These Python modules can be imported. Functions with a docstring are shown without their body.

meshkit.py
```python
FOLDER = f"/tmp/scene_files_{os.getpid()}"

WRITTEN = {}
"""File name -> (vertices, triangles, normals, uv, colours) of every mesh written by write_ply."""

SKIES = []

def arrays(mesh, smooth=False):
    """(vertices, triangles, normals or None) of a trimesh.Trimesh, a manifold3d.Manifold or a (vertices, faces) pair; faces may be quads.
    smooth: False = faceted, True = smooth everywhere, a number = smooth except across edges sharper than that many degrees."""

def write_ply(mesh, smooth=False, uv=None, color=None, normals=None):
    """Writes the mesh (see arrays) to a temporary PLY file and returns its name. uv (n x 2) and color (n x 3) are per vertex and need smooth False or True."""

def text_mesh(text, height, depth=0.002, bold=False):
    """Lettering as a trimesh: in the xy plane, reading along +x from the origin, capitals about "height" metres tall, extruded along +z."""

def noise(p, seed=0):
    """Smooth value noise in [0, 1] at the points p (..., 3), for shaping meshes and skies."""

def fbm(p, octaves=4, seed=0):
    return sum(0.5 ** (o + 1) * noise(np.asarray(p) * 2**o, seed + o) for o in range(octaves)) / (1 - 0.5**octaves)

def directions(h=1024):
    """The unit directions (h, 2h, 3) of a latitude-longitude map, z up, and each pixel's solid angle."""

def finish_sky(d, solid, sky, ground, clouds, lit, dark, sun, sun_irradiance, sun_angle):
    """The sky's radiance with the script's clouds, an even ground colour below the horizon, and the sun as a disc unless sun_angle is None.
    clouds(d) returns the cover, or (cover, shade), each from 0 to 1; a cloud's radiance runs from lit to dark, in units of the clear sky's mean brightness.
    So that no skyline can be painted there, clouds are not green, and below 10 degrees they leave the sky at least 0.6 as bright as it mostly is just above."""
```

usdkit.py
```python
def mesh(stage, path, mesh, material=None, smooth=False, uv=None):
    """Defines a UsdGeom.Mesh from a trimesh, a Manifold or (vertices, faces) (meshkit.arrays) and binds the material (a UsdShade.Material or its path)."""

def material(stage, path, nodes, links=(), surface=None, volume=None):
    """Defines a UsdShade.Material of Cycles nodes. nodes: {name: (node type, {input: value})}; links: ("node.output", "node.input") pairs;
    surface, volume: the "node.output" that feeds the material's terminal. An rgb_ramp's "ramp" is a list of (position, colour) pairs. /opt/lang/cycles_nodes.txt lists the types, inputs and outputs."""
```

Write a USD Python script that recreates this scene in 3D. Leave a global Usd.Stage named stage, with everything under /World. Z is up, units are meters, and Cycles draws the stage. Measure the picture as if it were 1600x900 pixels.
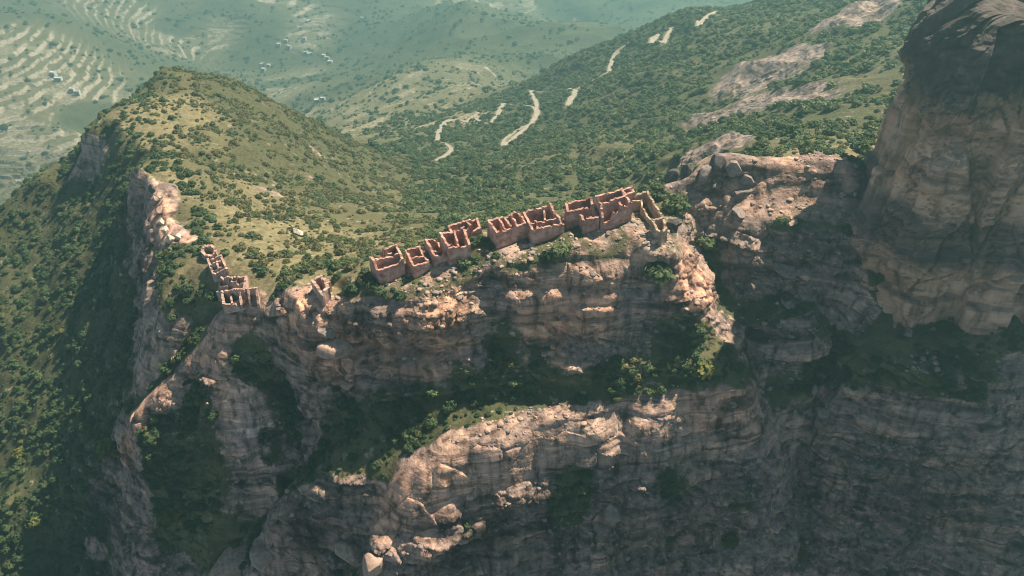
import math, random
import numpy as np
import trimesh
import usdkit
import meshkit
from pxr import Usd, UsdGeom, UsdShade, UsdLux, Gf, Sdf, Vt
from scipy.interpolate import RBFInterpolator
from scipy.spatial import cKDTree
from scipy.ndimage import map_coordinates, gaussian_filter

random.seed(7)
stage = Usd.Stage.CreateInMemory()
UsdGeom.SetStageUpAxis(stage, UsdGeom.Tokens.z)
UsdGeom.SetStageMetersPerUnit(stage, 1.0)
world = UsdGeom.Xform.Define(stage, '/World')
stage.SetDefaultPrim(world.GetPrim())
UsdGeom.Scope.Define(stage, '/World/Looks')

# ------------------------------------------------------------------ camera
CZ, PITCH, F = 116.0, math.radians(38.0), 1256.0          # F in pixels of a 1600 px wide picture
cam = UsdGeom.Camera.Define(stage, '/World/camera')
cam.CreateHorizontalApertureAttr(36.0)
cam.CreateVerticalApertureAttr(36.0 * 9 / 16)
cam.CreateFocalLengthAttr(36.0 * F / 1600)
cam.CreateClippingRangeAttr(Gf.Vec2f(1.0, 6000.0))
cam.AddTranslateOp().Set(Gf.Vec3d(0, 0, CZ))
cam.AddRotateXOp().Set(90.0 - 38.0)
cam.CreateExposureAttr(1.38)

HAZE, HAZE_COLOR = 0.00037, (.52, .98, .92)
# ------------------------------------------------------------------ sky and sun
SUN_AZ, SUN_EL = math.radians(50.0), math.radians(52.5)    # azimuth measured from +y towards +x
dome = UsdLux.DomeLight.Define(stage, '/World/sky')
sky_m = usdkit.material(stage, '/World/Looks/sky_light', {
    'sky': ('sky_texture', {'sky_type': 'single_scattering', 'sun_disc': False, 'sun_elevation': SUN_EL,
                            'sun_rotation': SUN_AZ, 'air_density': 1.0, 'aerosol_density': 1.5, 'altitude': 1500.0}),
    'bg': ('background_shader', {'strength': 0.05})}, [('sky.color', 'bg.color')], surface='bg.background')
UsdShade.MaterialBindingAPI.Apply(dome.GetPrim()).Bind(sky_m)
dome.GetPrim().SetCustomDataByKey('kind', 'structure')
sun = UsdLux.DistantLight.Define(stage, '/World/sun')
sun.CreateIntensityAttr(1.25); sun.CreateAngleAttr(0.5); sun.CreateNormalizeAttr(True)
sun.CreateColorAttr(Gf.Vec3f(1.0, 0.9, 0.74))
sun.AddRotateZOp().Set(-math.degrees(SUN_AZ)); sun.AddRotateXOp().Set(-(90.0 - math.degrees(SUN_EL)))
# the light shines along -z; at rest -z is straight down; rotX(-(90-el)) tips the source towards +y, rotZ turns it to the azimuth

# ------------------------------------------------------------------ helpers
LATTICE = np.random.default_rng(1234).random((64, 64, 64)).astype(np.float32)
def noise(p, seed=0):
    """smooth value noise in [0, 1]"""
    p = np.asarray(p, float); s = p.shape[:-1]; p = p.reshape(-1, 3).T + np.array([[seed * 17.31 % 64], [seed * 29.77 % 64], [seed * 7.93 % 64]])
    i = np.floor(p); t = p - i; t = t * t * (3 - 2 * t)
    return map_coordinates(LATTICE, np.mod(i + t, 64), order=1, mode='grid-wrap').reshape(s)
def fbm(p, octaves=4, seed=0):
    p = np.asarray(p, float)
    return sum(.5 ** (o + 1) * noise(p * 2 ** o, seed + o) for o in range(octaves)) / (1 - .5 ** octaves)
sp, cp = math.sin(PITCH), math.cos(PITCH)
def at(px, py, Y=None, z=None):
    """world point seen at pixel (px, py) of the 1600 px wide picture, at the distance Y or the height z"""
    xv, yv = (px - 800) / F, (450 - py) / F
    dy, dz = cp + yv * sp, -sp + yv * cp
    t = Y / dy if Y is not None else (z - CZ) / dz
    return np.array([t * xv, t * dy, CZ + t * dz])
def to_px(p):
    p = np.asarray(p, float)
    d = p[..., 1] * cp - (p[..., 2] - CZ) * sp
    u = p[..., 1] * sp + (p[..., 2] - CZ) * cp
    d = np.maximum(d, 1e-3)
    return 800 + F * p[..., 0] / d, 450 - F * u / d, d
NAMES = {}
def numbered(name, parent='/World'):
    k = (parent, name); n = NAMES.get(k, 0); NAMES[k] = n + 1
    return f'{parent}/{name}' + (f'_{n:03d}' if n else '')
def tag(prim, label=None, cat=None, group=None, kind=None):
    for k, v in (('label', label), ('category', cat), ('group', group), ('kind', kind)):
        if v: prim.SetCustomDataByKey(k, v)
    return prim
def obj(name, mesh, mat, parent='/World', smooth=False):
    parent = parent if isinstance(parent, str) else str(parent.GetPath())
    return usdkit.mesh(stage, numbered(name, parent), mesh, mat, smooth=smooth).GetPrim()
def thing(name, label, cat, loc=(0, 0, 0), rz=0.0, group=None, scale=None):
    x = UsdGeom.Xform.Define(stage, numbered(name))
    x.AddTranslateOp().Set(Gf.Vec3d(*map(float, loc))); x.AddRotateZOp().Set(float(rz))
    if scale is not None: x.AddScaleOp().Set(Gf.Vec3f(*map(float, scale)))
    return tag(x.GetPrim(), label, cat, group)
def copy_of(root, loc, rz, label, cat, group=None, scale=None):
    p = thing(root.GetName().rstrip('_0123456789'), label, cat, loc, rz, group, scale)
    p.GetReferences().AddInternalReference(root.GetPath()); p.SetInstanceable(True)
    return p
def sstep(a, b, x):
    t = np.clip((x - a) / (b - a), 0, 1); return t * t * (3 - 2 * t)
def seg_dist(x, y, line):
    """distance in plan from points to a polyline"""
    best = np.full(np.shape(x), 1e9)
    for (ax, ay), (bx, by) in zip(line[:-1], line[1:]):
        dx, dy = bx - ax, by - ay
        t = np.clip(((x - ax) * dx + (y - ay) * dy) / (dx * dx + dy * dy + 1e-9), 0, 1)
        best = np.minimum(best, np.hypot(x - ax - t * dx, y - ay - t * dy))
    return best

# ------------------------------------------------------------------ materials
def mat(name, nodes, links, surface='p.BSDF', volume=None):
    return usdkit.material(stage, '/World/Looks/' + name, nodes, links, surface=surface, volume=volume)

def ground_material(name, fine=1.0, rock_tint=(1, 1, 1), green=((.028, .034, .015), (.066, .07, .031)), dry=((.085, .072, .036), (.195, .157, .08)), bare=(.36, .29, .21)):
    t = lambda c: tuple(a * b for a, b in zip(c, rock_tint))
    n = {
        'geo': ('geometry', {}),
        'mask': ('attribute', {'attribute': 'mask'}),
        'sep': ('separate_color', {'color_type': 'rgb'}),
        # rock: bands along the bedding, streaks down the face, blotches
        'mb': ('mapping', {'scale': (.04, .04, .32)}),
        'nb': ('noise_texture', {'scale': 1.0, 'detail': 5.0, 'roughness': .62, 'distortion': .9}),
        'rb': ('rgb_ramp', {'ramp': [(.3, t((.04, .032, .029))), (.4, t((.16, .118, .098))), (.51, t((.38, .28, .222))), (.6, t((.22, .163, .14))), (.72, t((.52, .405, .325)))]}),
        'ms': ('mapping', {'scale': (.45, .45, .05)}),
        'ns': ('noise_texture', {'scale': 1.0, 'detail': 6.0, 'roughness': .62}),
        'rs': ('rgb_ramp', {'ramp': [(.36, (.16, .15, .15)), (.48, (.78, .76, .75)), (.62, (1.12, 1.1, 1.08))]}),
        'mul': ('mix', {'mix_type': 'multiply', 'fac': .9}),
        'nl': ('noise_texture', {'scale': .09, 'detail': 4.0, 'roughness': .6}),
        'rl': ('rgb_ramp', {'ramp': [(.38, (.62, .62, .68)), (.6, (1.15, 1.05, .95))]}),
        'mul2': ('mix', {'mix_type': 'multiply', 'fac': .8}),
        'stone': ('attribute', {'attribute': 'stone'}), 'ss': ('separate_color', {'color_type': 'rgb'}),
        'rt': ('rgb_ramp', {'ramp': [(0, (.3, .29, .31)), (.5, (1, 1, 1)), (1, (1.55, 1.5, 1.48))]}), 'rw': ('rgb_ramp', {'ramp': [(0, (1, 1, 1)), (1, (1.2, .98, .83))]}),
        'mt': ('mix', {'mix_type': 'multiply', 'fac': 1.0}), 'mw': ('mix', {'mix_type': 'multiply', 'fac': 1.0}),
        # vegetation and soil
        'ng': ('noise_texture', {'scale': .55 * fine, 'detail': 6.0, 'roughness': .7}),
        'rg': ('rgb_ramp', {'ramp': [(.34, green[0]), (.5, green[1]), (.6, tuple(.6 * c for c in green[0])), (.7, (.15, .115, .075))]}),
        'rd': ('rgb_ramp', {'ramp': [(.36, dry[0]), (.62, dry[1])]}),
        'mixd': ('mix', {}),
        'nn': ('noise_texture', {'scale': .9 * fine, 'detail': 5.0, 'roughness': .75}),
        'addr': ('math', {'math_type': 'multiply_add', 'value2': .9, 'value3': -.45}),
        'sumr': ('math', {'math_type': 'add'}),
        'cr': ('map_range', {'range_type': 'smoothstep', 'from_min': .38, 'from_max': .62, 'clamp': True}),
        'mixr': ('mix', {}),
        'addb': ('math', {'math_type': 'add'}),
        'cb': ('map_range', {'range_type': 'smoothstep', 'from_min': .4, 'from_max': .7, 'clamp': True}),
        'rbare': ('rgb_ramp', {'ramp': [(.35, tuple(.6 * c for c in bare)), (.65, bare)]}),
        'mixb': ('mix', {}),
        'nbump': ('noise_texture', {'scale': 1.3 * fine, 'detail': 8.0, 'roughness': .68}),
        'bump': ('bump', {'strength': .8, 'distance': .5 / fine}),
        'p': ('principled_bsdf', {'roughness': .95, 'specular_ior_level': .12}),
    }
    l = [('stone.color', 'ss.color'), ('ss.r', 'rt.fac'), ('ss.g', 'rw.fac'), ('mul2.color', 'mt.color1'), ('rt.color', 'mt.color2'), ('mt.color', 'mw.color1'), ('rw.color', 'mw.color2'),
         ('mask.color', 'sep.color'),
         ('geo.position', 'mb.vector'), ('mb.vector', 'nb.vector'), ('nb.fac', 'rb.fac'),
         ('geo.position', 'ms.vector'), ('ms.vector', 'ns.vector'), ('ns.fac', 'rs.fac'),
         ('rb.color', 'mul.color1'), ('rs.color', 'mul.color2'),
         ('geo.position', 'nl.vector'), ('nl.fac', 'rl.fac'), ('mul.color', 'mul2.color1'), ('rl.color', 'mul2.color2'),
         ('geo.position', 'ng.vector'), ('ng.fac', 'rg.fac'), ('ng.fac', 'rd.fac'),
         ('sep.g', 'mixd.fac'), ('rg.color', 'mixd.color1'), ('rd.color', 'mixd.color2'),
         ('geo.position', 'nn.vector'), ('nn.fac', 'addr.value1'), ('addr.value', 'sumr.value1'), ('sep.r', 'sumr.value2'), ('sumr.value', 'cr.value'),
         ('cr.result', 'mixr.fac'), ('mixd.color', 'mixr.color1'), ('mw.color', 'mixr.color2'),
         ('addr.value', 'addb.value1'), ('sep.b', 'addb.value2'), ('addb.value', 'cb.value'),
         ('nn.fac', 'rbare.fac'), ('cb.result', 'mixb.fac'), ('mixr.color', 'mixb.color1'), ('rbare.color', 'mixb.color2'),
         ('geo.position', 'nbump.vector'), ('nbump.fac', 'bump.height'), ('bump.normal', 'p.normal'), ('mixb.color', 'p.base_color')]
    return mat(name, n, l)

M = {}
M['ridge'] = ground_material('ridge_ground')
M['hill'] = ground_material('hill_ground', green=((.034, .036, .015), (.078, .074, .033)))
M['slope'] = ground_material('slope_ground', fine=.6, rock_tint=(.85, .92, .98))
M['valley'] = ground_material('valley_ground', fine=.3)
# ------------------------------------------------------------------ the lie of the land
# survey lines: (picture column, picture row, distance north of the camera in metres)
FEATURES = dict(
 house_base=[(575,448,150),(640,438,152),(690,425,153.5),(745,405,155),(770,390,157),(830,380,159),(885,365,160.5),(935,360,161),(985,347,163),(1040,355,162),(1062,350,163)],
 right_edge=[(1062,350,163),(1075,390,160),(1090,425,157),(1105,460,154)],
 rim=[(440,478,154),(480,480,152),(530,500,146.5),(560,500,145),(620,503,143.5),(680,495,144),(740,482,146),(770,478,146.5),(850,470,148),(930,463,149),(1000,455,150.5),(1060,462,151),(1105,460,154)],
 foot=[(450,545,151),(500,600,145.5),(545,600,142.5),(600,578,141.5),(650,583,140.8),(700,570,141.5),(760,545,144.6),(830,525,146.6),(890,515,147.3),(930,497,148.2),(1000,492,149.4),(1060,495,149.8),(1105,482,152.5)],
 low_rim=[(392,830,127.5),(430,795,125.5),(468,772,124.5),(520,770,123.5),(560,748,124),(620,706,128.5),(700,662,131.5),(760,642,134),(850,637,135.5),(940,632,136),(1000,620,138),(1060,607,140),(1130,600,141.5),(1170,612,141)],
 slab=[(600,850,112.5),(700,800,117.5),(760,760,122),(850,720,127),(940,690,130)],
 slab_foot=[(640,882,111.7),(700,862,116.7),(760,830,120.6),(850,800,124.6),(930,780,128)],
 face=[(1000,690,131.2),(1060,690,132.7),(1130,680,135.6)],
 ledge=[(1000,745,129.9),(1080,737,131.4),(1150,722,134.3)],
 face2=[(1000,830,127.4),(1080,830,129.2),(1180,805,132.4)],
 bottom=[(450,900,119),(520,895,116),(600,900,110),(700,900,114),(850,900,119),(1000,900,124),(1100,900,125.8),(1180,900,127.5)],
 low_left=[(430,860,121.5),(500,870,119.5),(570,862,118)],
 low_right=[(1170,612,141),(1190,660,142),(1208,720,140.5),(1222,780,138.5),(1230,850,135)],
 gully_r=[(1290,560,160),(1265,650,153),(1245,750,148),(1232,850,143)],
 hollow=[(1095,400,172),(1120,450,166),(1140,500,161),(1165,560,155.5),(1190,600,152)],
 col=[(1040,285,180),(1080,262,183),(1130,247,186),(1180,262,184),(1240,255,186),(1300,258,184),(1340,262,183)],
 c1=[(1060,325,176.5),(1100,320,179),(1160,305,181),(1240,300,181.5),(1320,302,179.5)],
 c1b=[(1160,335,176),(1240,330,176),(1320,335,174)],
 c2=[(1150,380,171),(1230,380,170),(1310,380,168)],
 c3=[(1150,430,168),(1230,435,167),(1300,440,165)],
 c4=[(1180,500,160),(1250,490,158),(1290,490,158)],
 c5=[(1200,545,155),(1260,530,155)],
 tower_foot=[(1328,484,160),(1400,512,155),(1480,519,151.5),(1550,494,154),(1600,472,157)],
 shelf_rim=[(1300,612,148),(1380,610,145),(1450,612,142.5),(1530,605,142),(1600,590,143)],
 wall1=[(1290,700,144),(1400,700,141),(1500,700,139),(1600,700,138)],
 wall2=[(1300,800,138),(1400,800,135.5),(1500,800,134),(1600,790,134)],
 wall3=[(1300,900,131),(1450,900,127),(1600,900,125)],
 arete=[(400,476,157),(345,482,158),(300,560,152),(255,610,151),(215,650,149),(198,720,146),(212,800,140),(225,880,134)],
 arete_back=[(372,480,163),(328,494,164),(280,562,159),(236,612,157.5),(196,654,155.5),(180,722,152.5),(192,800,146.5)],
 butt=[(380,560,151),(330,600,146.5),(390,640,144),(300,700,142),(350,700,140.5),(430,740,137),(300,800,135),(350,800,133),(420,805,130.5),(270,880,130),(340,880,127)],
 gully_l=[(425,495,155.5),(440,560,153.5),(462,650,147.5),(480,700,142.5),(455,765,138),(400,832,132.5),(360,890,128)],
 ridge=[(540,430,158),(500,440,158),(430,440,163),(370,455,163),(335,400,178),(300,375,190),(262,370,198),(240,292,222),(215,280,228),(250,250,250),(190,210,283),(135,205,292),(200,160,330),(255,110,368),(300,115,375),(360,130,380),(420,160,380),(470,190,380),(530,230,372),(590,280,345)],
 hill=[(300,200,300),(330,260,262),(400,330,222),(450,300,262),(450,230,315),(380,180,335),(520,300,285),(560,360,222),(480,390,190),(540,410,175),(620,370,195),(650,350,215)],
 crag_foot=[(192,330,246),(200,380,223),(206,430,205),(218,480,190),(226,540,178)],
 crag_top=[(212,282,229),(228,292,223),(240,318,214),(250,345,206),(258,372,198),(250,425,180),(246,470,171),(250,520,162.5)],
 dark=[(150,300,283),(150,400,234),(150,500,203),(100,300,290),(100,400,250),(100,500,213),(100,600,190),(100,700,170),(100,800,153),(100,880,146),(0,330,288),(0,420,260),(0,500,230),(0,600,203),(0,700,180),(0,800,152),(0,900,140),(150,600,181),(185,520,189),(150,700,159),(150,800,150),(165,880,143),(60,275,296),(-80,420,265),(-100,700,175),(-100,900,150)],
 thalweg=[(690,340,245),(640,335,255),(630,320,300),(640,290,345),(650,265,390),(620,230,490),(580,205,620),(540,190,760),(500,175,1000),(430,145,1350),(360,110,1650)],
 slope=[(1330,225,215),(1200,230,230),(1100,230,250),(1040,245,270),(1000,262,280),(900,285,295),(800,300,285),(720,325,262),(900,230,370),(800,250,370),(720,270,370),(1000,200,390),(1100,180,370),(1200,160,340),(1300,150,310),(1380,160,280),(1200,100,400),(1300,70,400),(1400,40,390),(1440,10,400),(1050,120,480),(950,150,500),(850,190,500),(760,220,480),(700,235,470),(1100,50,560),(1000,60,620),(900,105,650),(820,145,670),(740,175,620),(660,200,600),(1060,20,640),(980,40,680),(880,95,700),(800,135,760),(700,165,760),(740,120,900),(640,150,880),(660,110,1050),(560,160,930),(560,130,1100),(640,90,1250),(760,85,1130),(690,50,1400),(740,10,1520),(480,125,1320)],
 far=[(900,50,1950),(900,0,2000),(1050,0,1900),(560,95,1600),(820,20,1800),(620,40,1800),(480,60,1780),(400,20,1850),(300,60,1760),(230,0,1900),(230,70,1650),(100,20,1450),(100,120,1230),(30,100,1230),(30,250,1010),(30,320,950),(30,20,1400),(100,200,1080),(0,90,1240),(80,160,1150),(60,300,970),(-60,300,960),(-60,100,1220)],
)
WORLD_PTS = [(-60,160,0),]
def survey():
    P = []
    scattered = {'butt','hill','dark','slope','far'}
    for k, line in FEATURES.items():
        pts = [at(a, b, Y=c) for a, b, c in line]
        if k in scattered: P += pts; continue
        for a, b in zip(pts[:-1], pts[1:]):
            n = max(1, int(np.hypot(*(b - a)[:2]) / (3.0 if a[1] < 200 else 15.0)))
            P += [a + (b - a) * t for t in np.arange(n) / n]
        P.append(pts[-1])
    for a, b, c in FEATURES['house_base']:                    # the back of the ridge behind the houses
        p = at(a, b, Y=c)
        P += [p + (p[0] * .03, 5, .3), p + (p[0] * .05, 10, 0.2)]
        if a > 660: P += [p + (p[0] * .1, 22, -7.5), p + (p[0] * .2, 50, -24)]
        if a > 900: P += [p + (p[0] * .15, 35, -17), p + (p[0] * .4, 90, -53)]
    for a, b, c in FEATURES['col'][:4]:
        p = at(a, b, Y=c); P += [p + (3, 14, -7), p + (8, 40, -24)]
    for a, b, c in [(60,275,296),(135,205,292),(200,160,330),(255,110,368),(0,330,288)]:   # behind the left flank
        p = at(a, b, Y=c); P += [p + (-12, 14, -14), p + (-60, 90, -85)]
    for a, b, c in [(300,115,375),(360,130,380),(420,160,380),(470,190,380)]:
        p = at(a, b, Y=c); P += [p + (2, 20, -12), p + (10, 110, -90)]
    for a, b, c in [(1060,20,640),(980,40,680),(880,95,700)]:   # side valley behind the big slope
        p = at(a, b, Y=c); P += [p + (30, 90, -70), p + (70, 300, -220)]
    P += [np.array(q, float) for q in [
        (110,185,-8),(140,190,-8),(170,190,-5),(120,165,-12),(150,165,-12),(200,165,-12),(200,200,0),(180,240,8),(230,140,-40),(260,180,10),(230,260,14),(300,300,30),
        (210,120,-85),(220,90,-110),(350,420,35),(300,500,-5),(420,640,-10),(600,500,60),(500,900,-120),(900,900,20),(700,300,70),(500,100,0),(900,0,40),
        (0,75,-125),(100,85,-115),(-100,90,-128),(0,30,-160),(150,30,-150),(-150,60,-150),(0,-100,-170),(-260,90,-140),(-330,170,-130),(-330,280,-120),(-500,150,-190),(300,-100,-150),(-400,-100,-200),
        (-420,420,-220),(-600,640,-330),(-420,800,-440),(-700,820,-450),(-800,400,-180),(-1200,600,-60),(-2000,300,40),(-1000,1000,-330),(-1500,1500,-300),(-2200,1500,60),
        (300,900,-300),(900,1000,-60),(700,1500,-420),(1500,1500,-100),(-1200,2300,-420),(-400,2400,-480),(0,2500,-480),(600,2500,-460),(1300,2300,-300),(2200,1500,80),(2200,400,90),(-2200,2900,80),(-900,3000,-200),(0,3100,-200),(900,3000,-150),(2200,2900,90),(-800,3500,80),(800,3500,85),(-2200,3500,90),(2200,3500,95),(-1500,-90,-60),(1500,-90,60),(-2200,-90,60),(2200,-90,80)]]
    P = np.array(P)
    key = np.unique(np.round(P[:, :2] / 0.7).astype(int), axis=0, return_index=True)[1]
    return P[np.sort(key)]
SURVEY = survey()
RBF = RBFInterpolator(SURVEY[:, :2] / 100, SURVEY[:, 2], kernel='linear', neighbors=None, smoothing=0.0)
NX0, NX1, NY0, NY1 = -270, 230, 60, 430
FX0, FX1, FY0, FY1, FS = -2250, 2250, -110, 3560, 14
gx, gy = np.meshgrid(np.arange(NX0, NX1 + 1), np.arange(NY0, NY1 + 1))
NEAR = RBF(np.stack([gx.ravel(), gy.ravel()], 1) / 100).reshape(gx.shape)
NEAR = gaussian_filter(NEAR, 0.8)
fx, fy = np.meshgrid(np.arange(FX0, FX1 + 1, FS), np.arange(FY0, FY1 + 1, FS))
FAR = gaussian_filter(RBF(np.stack([fx.ravel(), fy.ravel()], 1) / 100).reshape(fx.shape), 0.6)
NEAR_S = gaussian_filter(NEAR, 1.5)
GYn, GXn = np.gradient(NEAR_S)
GYf, GXf = np.gradient(FAR, FS)
def look(x, y):
    """smooth height and its slope at points in plan"""
    cn = [np.asarray(y) - NY0, np.asarray(x) - NX0]
    cf = [(np.asarray(y) - FY0) / FS, (np.asarray(x) - FX0) / FS]
    e = np.minimum(np.minimum(x - NX0, NX1 - x), np.minimum(y - NY0, NY1 - y))
    w = sstep(2, 22, e)
    g = lambda n, f: w * map_coordinates(n, cn, order=1, mode='nearest') + (1 - w) * map_coordinates(f, cf, order=1, mode='nearest')
    return g(NEAR, FAR), g(GXn, GXf), g(GYn, GYf)

# ------------------------------------------------------------------ terrain
def hsh(i, seed=0):
    i = (np.asarray(i).astype(np.int64) * 2654435761 + seed * 40503) & 0xFFFFFFFF
    i = ((i ^ (i >> 15)) * 2246822519) & 0xFFFFFFFF
    return ((i ^ (i >> 13)) & 0xFFFF) / 65535.0
def layers(z, thick, seed, x, y, vary):
    """a stack of beds: each juts out by its own amount, with a sharp edge above and below, the amount drifting along the face"""
    k = z / thick; i = np.floor(k); f = k - i
    a = hsh(i, seed) + vary * (noise(np.stack([x / 9, y / 9, i * 3.7], -1), seed) - .5)
    b = hsh(i + 1, seed) + vary * (noise(np.stack([x / 9, y / 9, (i + 1) * 3.7], -1), seed) - .5)
    return a + (b - a) * sstep(.8, 1.0, f)

PLACES = []                                                    # (x, y, radius, channel, amount): what covers the ground where
def place(px, py, Y, r, rock=None, dry=None, bare=None, tone=None, warm=None):
    p = at(px, py, Y=Y)
    for ch, v in ((0, rock), (1, dry), (2, bare), (3, tone), (4, warm)):
        if v is not None: PLACES.append((p[0], p[1], p[2], r, ch, v))
# dry grass on the saddle and hill, greener lower down
for q in [(500,440,158,16),(430,440,163,15),(540,430,158,14),(400,400,180,22),(470,410,175,22),(330,300,240,30),(260,300,225,22),(200,210,283,30),(230,250,255,26),(300,230,280,30),(420,350,210,28),(520,370,205,22),(600,385,185,18),(290,180,315,26),(300,420,172,12),(350,420,172,14)]:
    place(*q, dry=1.0)
for q in [(1300,240,195,26),(1340,225,212,26),(1230,245,200,14)]: place(*q, dry=.9)
for q in [(40,800,152,26),(100,760,148,18),(60,880,142,24),(250,480,164,10)]: place(*q, dry=.55)
# bare rock on gentle ground
for q in [(480,475,153,7),(520,490,148,7),(500,520,146.5,6),(450,480,155,6),(560,490,146,5),(380,485,156.5,7),(350,500,156,6),(395,470,158,5),(1085,410,158.5,8),(1100,445,155,7),(1065,440,154.5,7),(1075,380,161,6),
          (1190,268,183,8),(1240,262,184,7),(1290,262,184,7),(1130,260,185,10),(1060,275,182,8),(240,320,214,9),(255,350,205,8),(1200,110,390,40),(1190,90,400,26),(1150,160,345,34),(1230,170,320,30),(1330,40,420,30),(1110,240,250,18),
          (700,410,154,6),(800,395,157,6),(940,375,159,7),(1000,370,160,6)]:
    place(*q, rock=.75)
for q in [(620,470,147,8),(680,455,149,8),(740,435,151,8),(800,425,153,9),(860,420,154,9),(920,410,156,9),(980,405,157,9),(1030,400,157,8),(880,445,150,7),(960,435,153,7),(780,455,149,6),(700,475,146,5)]:
    place(*q, rock=.47)
for q in [(1120,300,180,12),(1200,300,181,13),(1280,300,181,13),(1330,310,178,10),(1180,420,169,11),(1260,430,167,11)]:
    place(*q, rock=.85)
for q in [(400,476,157,5),(345,484,158,5),(322,520,155,5),(300,560,152,6),(278,585,151.5,6),(255,612,151,6),(235,630,150,6),(215,652,149,6),(205,690,147.5,6),(198,722,146,6),(206,765,143,6)]:
    place(*q, rock=.95)
for q in [(222,288,226,5),(236,300,220,6),(245,322,212,6),(250,340,206,5.5),(256,360,199,5),(264,374,196,5),(284,374,193,5),(300,376,191,4)]:
    place(*q, rock=.95, tone=.7, warm=.3)
for q in [(570,790,118.5,7),(605,800,116,8),(650,775,119,9),(650,735,124,7),(700,745,122.5,9),(710,700,127,7),(760,710,126,9),(820,685,130,9),(880,668,132,8),(930,660,133,7),(620,840,113,8),(1000,655,134.5,8),(1060,648,136,8),(1120,640,138,8),(1160,650,139,7)]:
    place(*q, rock=1.15)
for q in [(560,690,133,9),(700,610,136,9),(800,575,142,9),(900,560,144,9),(1000,550,146,8),(1400,560,148,10),(1520,550,147,10)]: place(*q, dry=.55)
# vegetated shelves and slopes
for q in [(700,610,136,12),(620,640,135,12),(800,580,142,13),(900,560,144,13),(1000,550,146,13),(1080,540,147,11),(560,680,133,12),(520,640,139,9),(1400,560,148,14),(1500,550,147,14),(1330,560,152,10),(1580,530,150,12)]:
    place(*q, rock=-.5)
for q in [(300,700,142,10),(280,770,137,12),(325,640,147,7),(330,860,130,10),(270,840,133,10),(390,560,151,7),(250,690,145,7),(420,700,142,6),(350,760,137,7),(380,850,130,8)]:
    place(*q, rock=-.8)
for q in [(300,700,142,11),(285,780,136,12),(420,580,150,9),(440,640,144.5,8),(330,850,130,11),(260,720,144,8),(150,640,166,14),(130,720,158,14),(100,800,153,16),(150,850,147,14),(170,600,168,10),(60,850,150,18),(190,560,166,9),(320,640,147,7),(880,780,126,9),(900,740,128,7),(1040,735,133,8),(650,660,131.5,8),(1230,600,153,10),(1290,540,157,9),(460,720,138,8),(480,790,133,6)]:
    place(*q, rock=-.55)
for q in [(100,350,238,40),(100,450,203,40),(50,550,188,40),(60,650,170,30),(130,560,172,22),(30,420,228,40),(60,330,255,40)]: place(*q, rock=-.6, dry=-.6)
BARE = [(500,440,158,5,.4),(330,410,174,4,.5),(370,465,161,4,.45),(1045,345,163.5,4,.5),(750,385,158,4,.5),(1015,340,164.5,6,.35),(230,285,224,6,.5),(180,205,285,10,.35),(465,362,190,2.5,.7)]
for a, b, c, r, v in BARE: place(a, b, c, r, bare=v)

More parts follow.
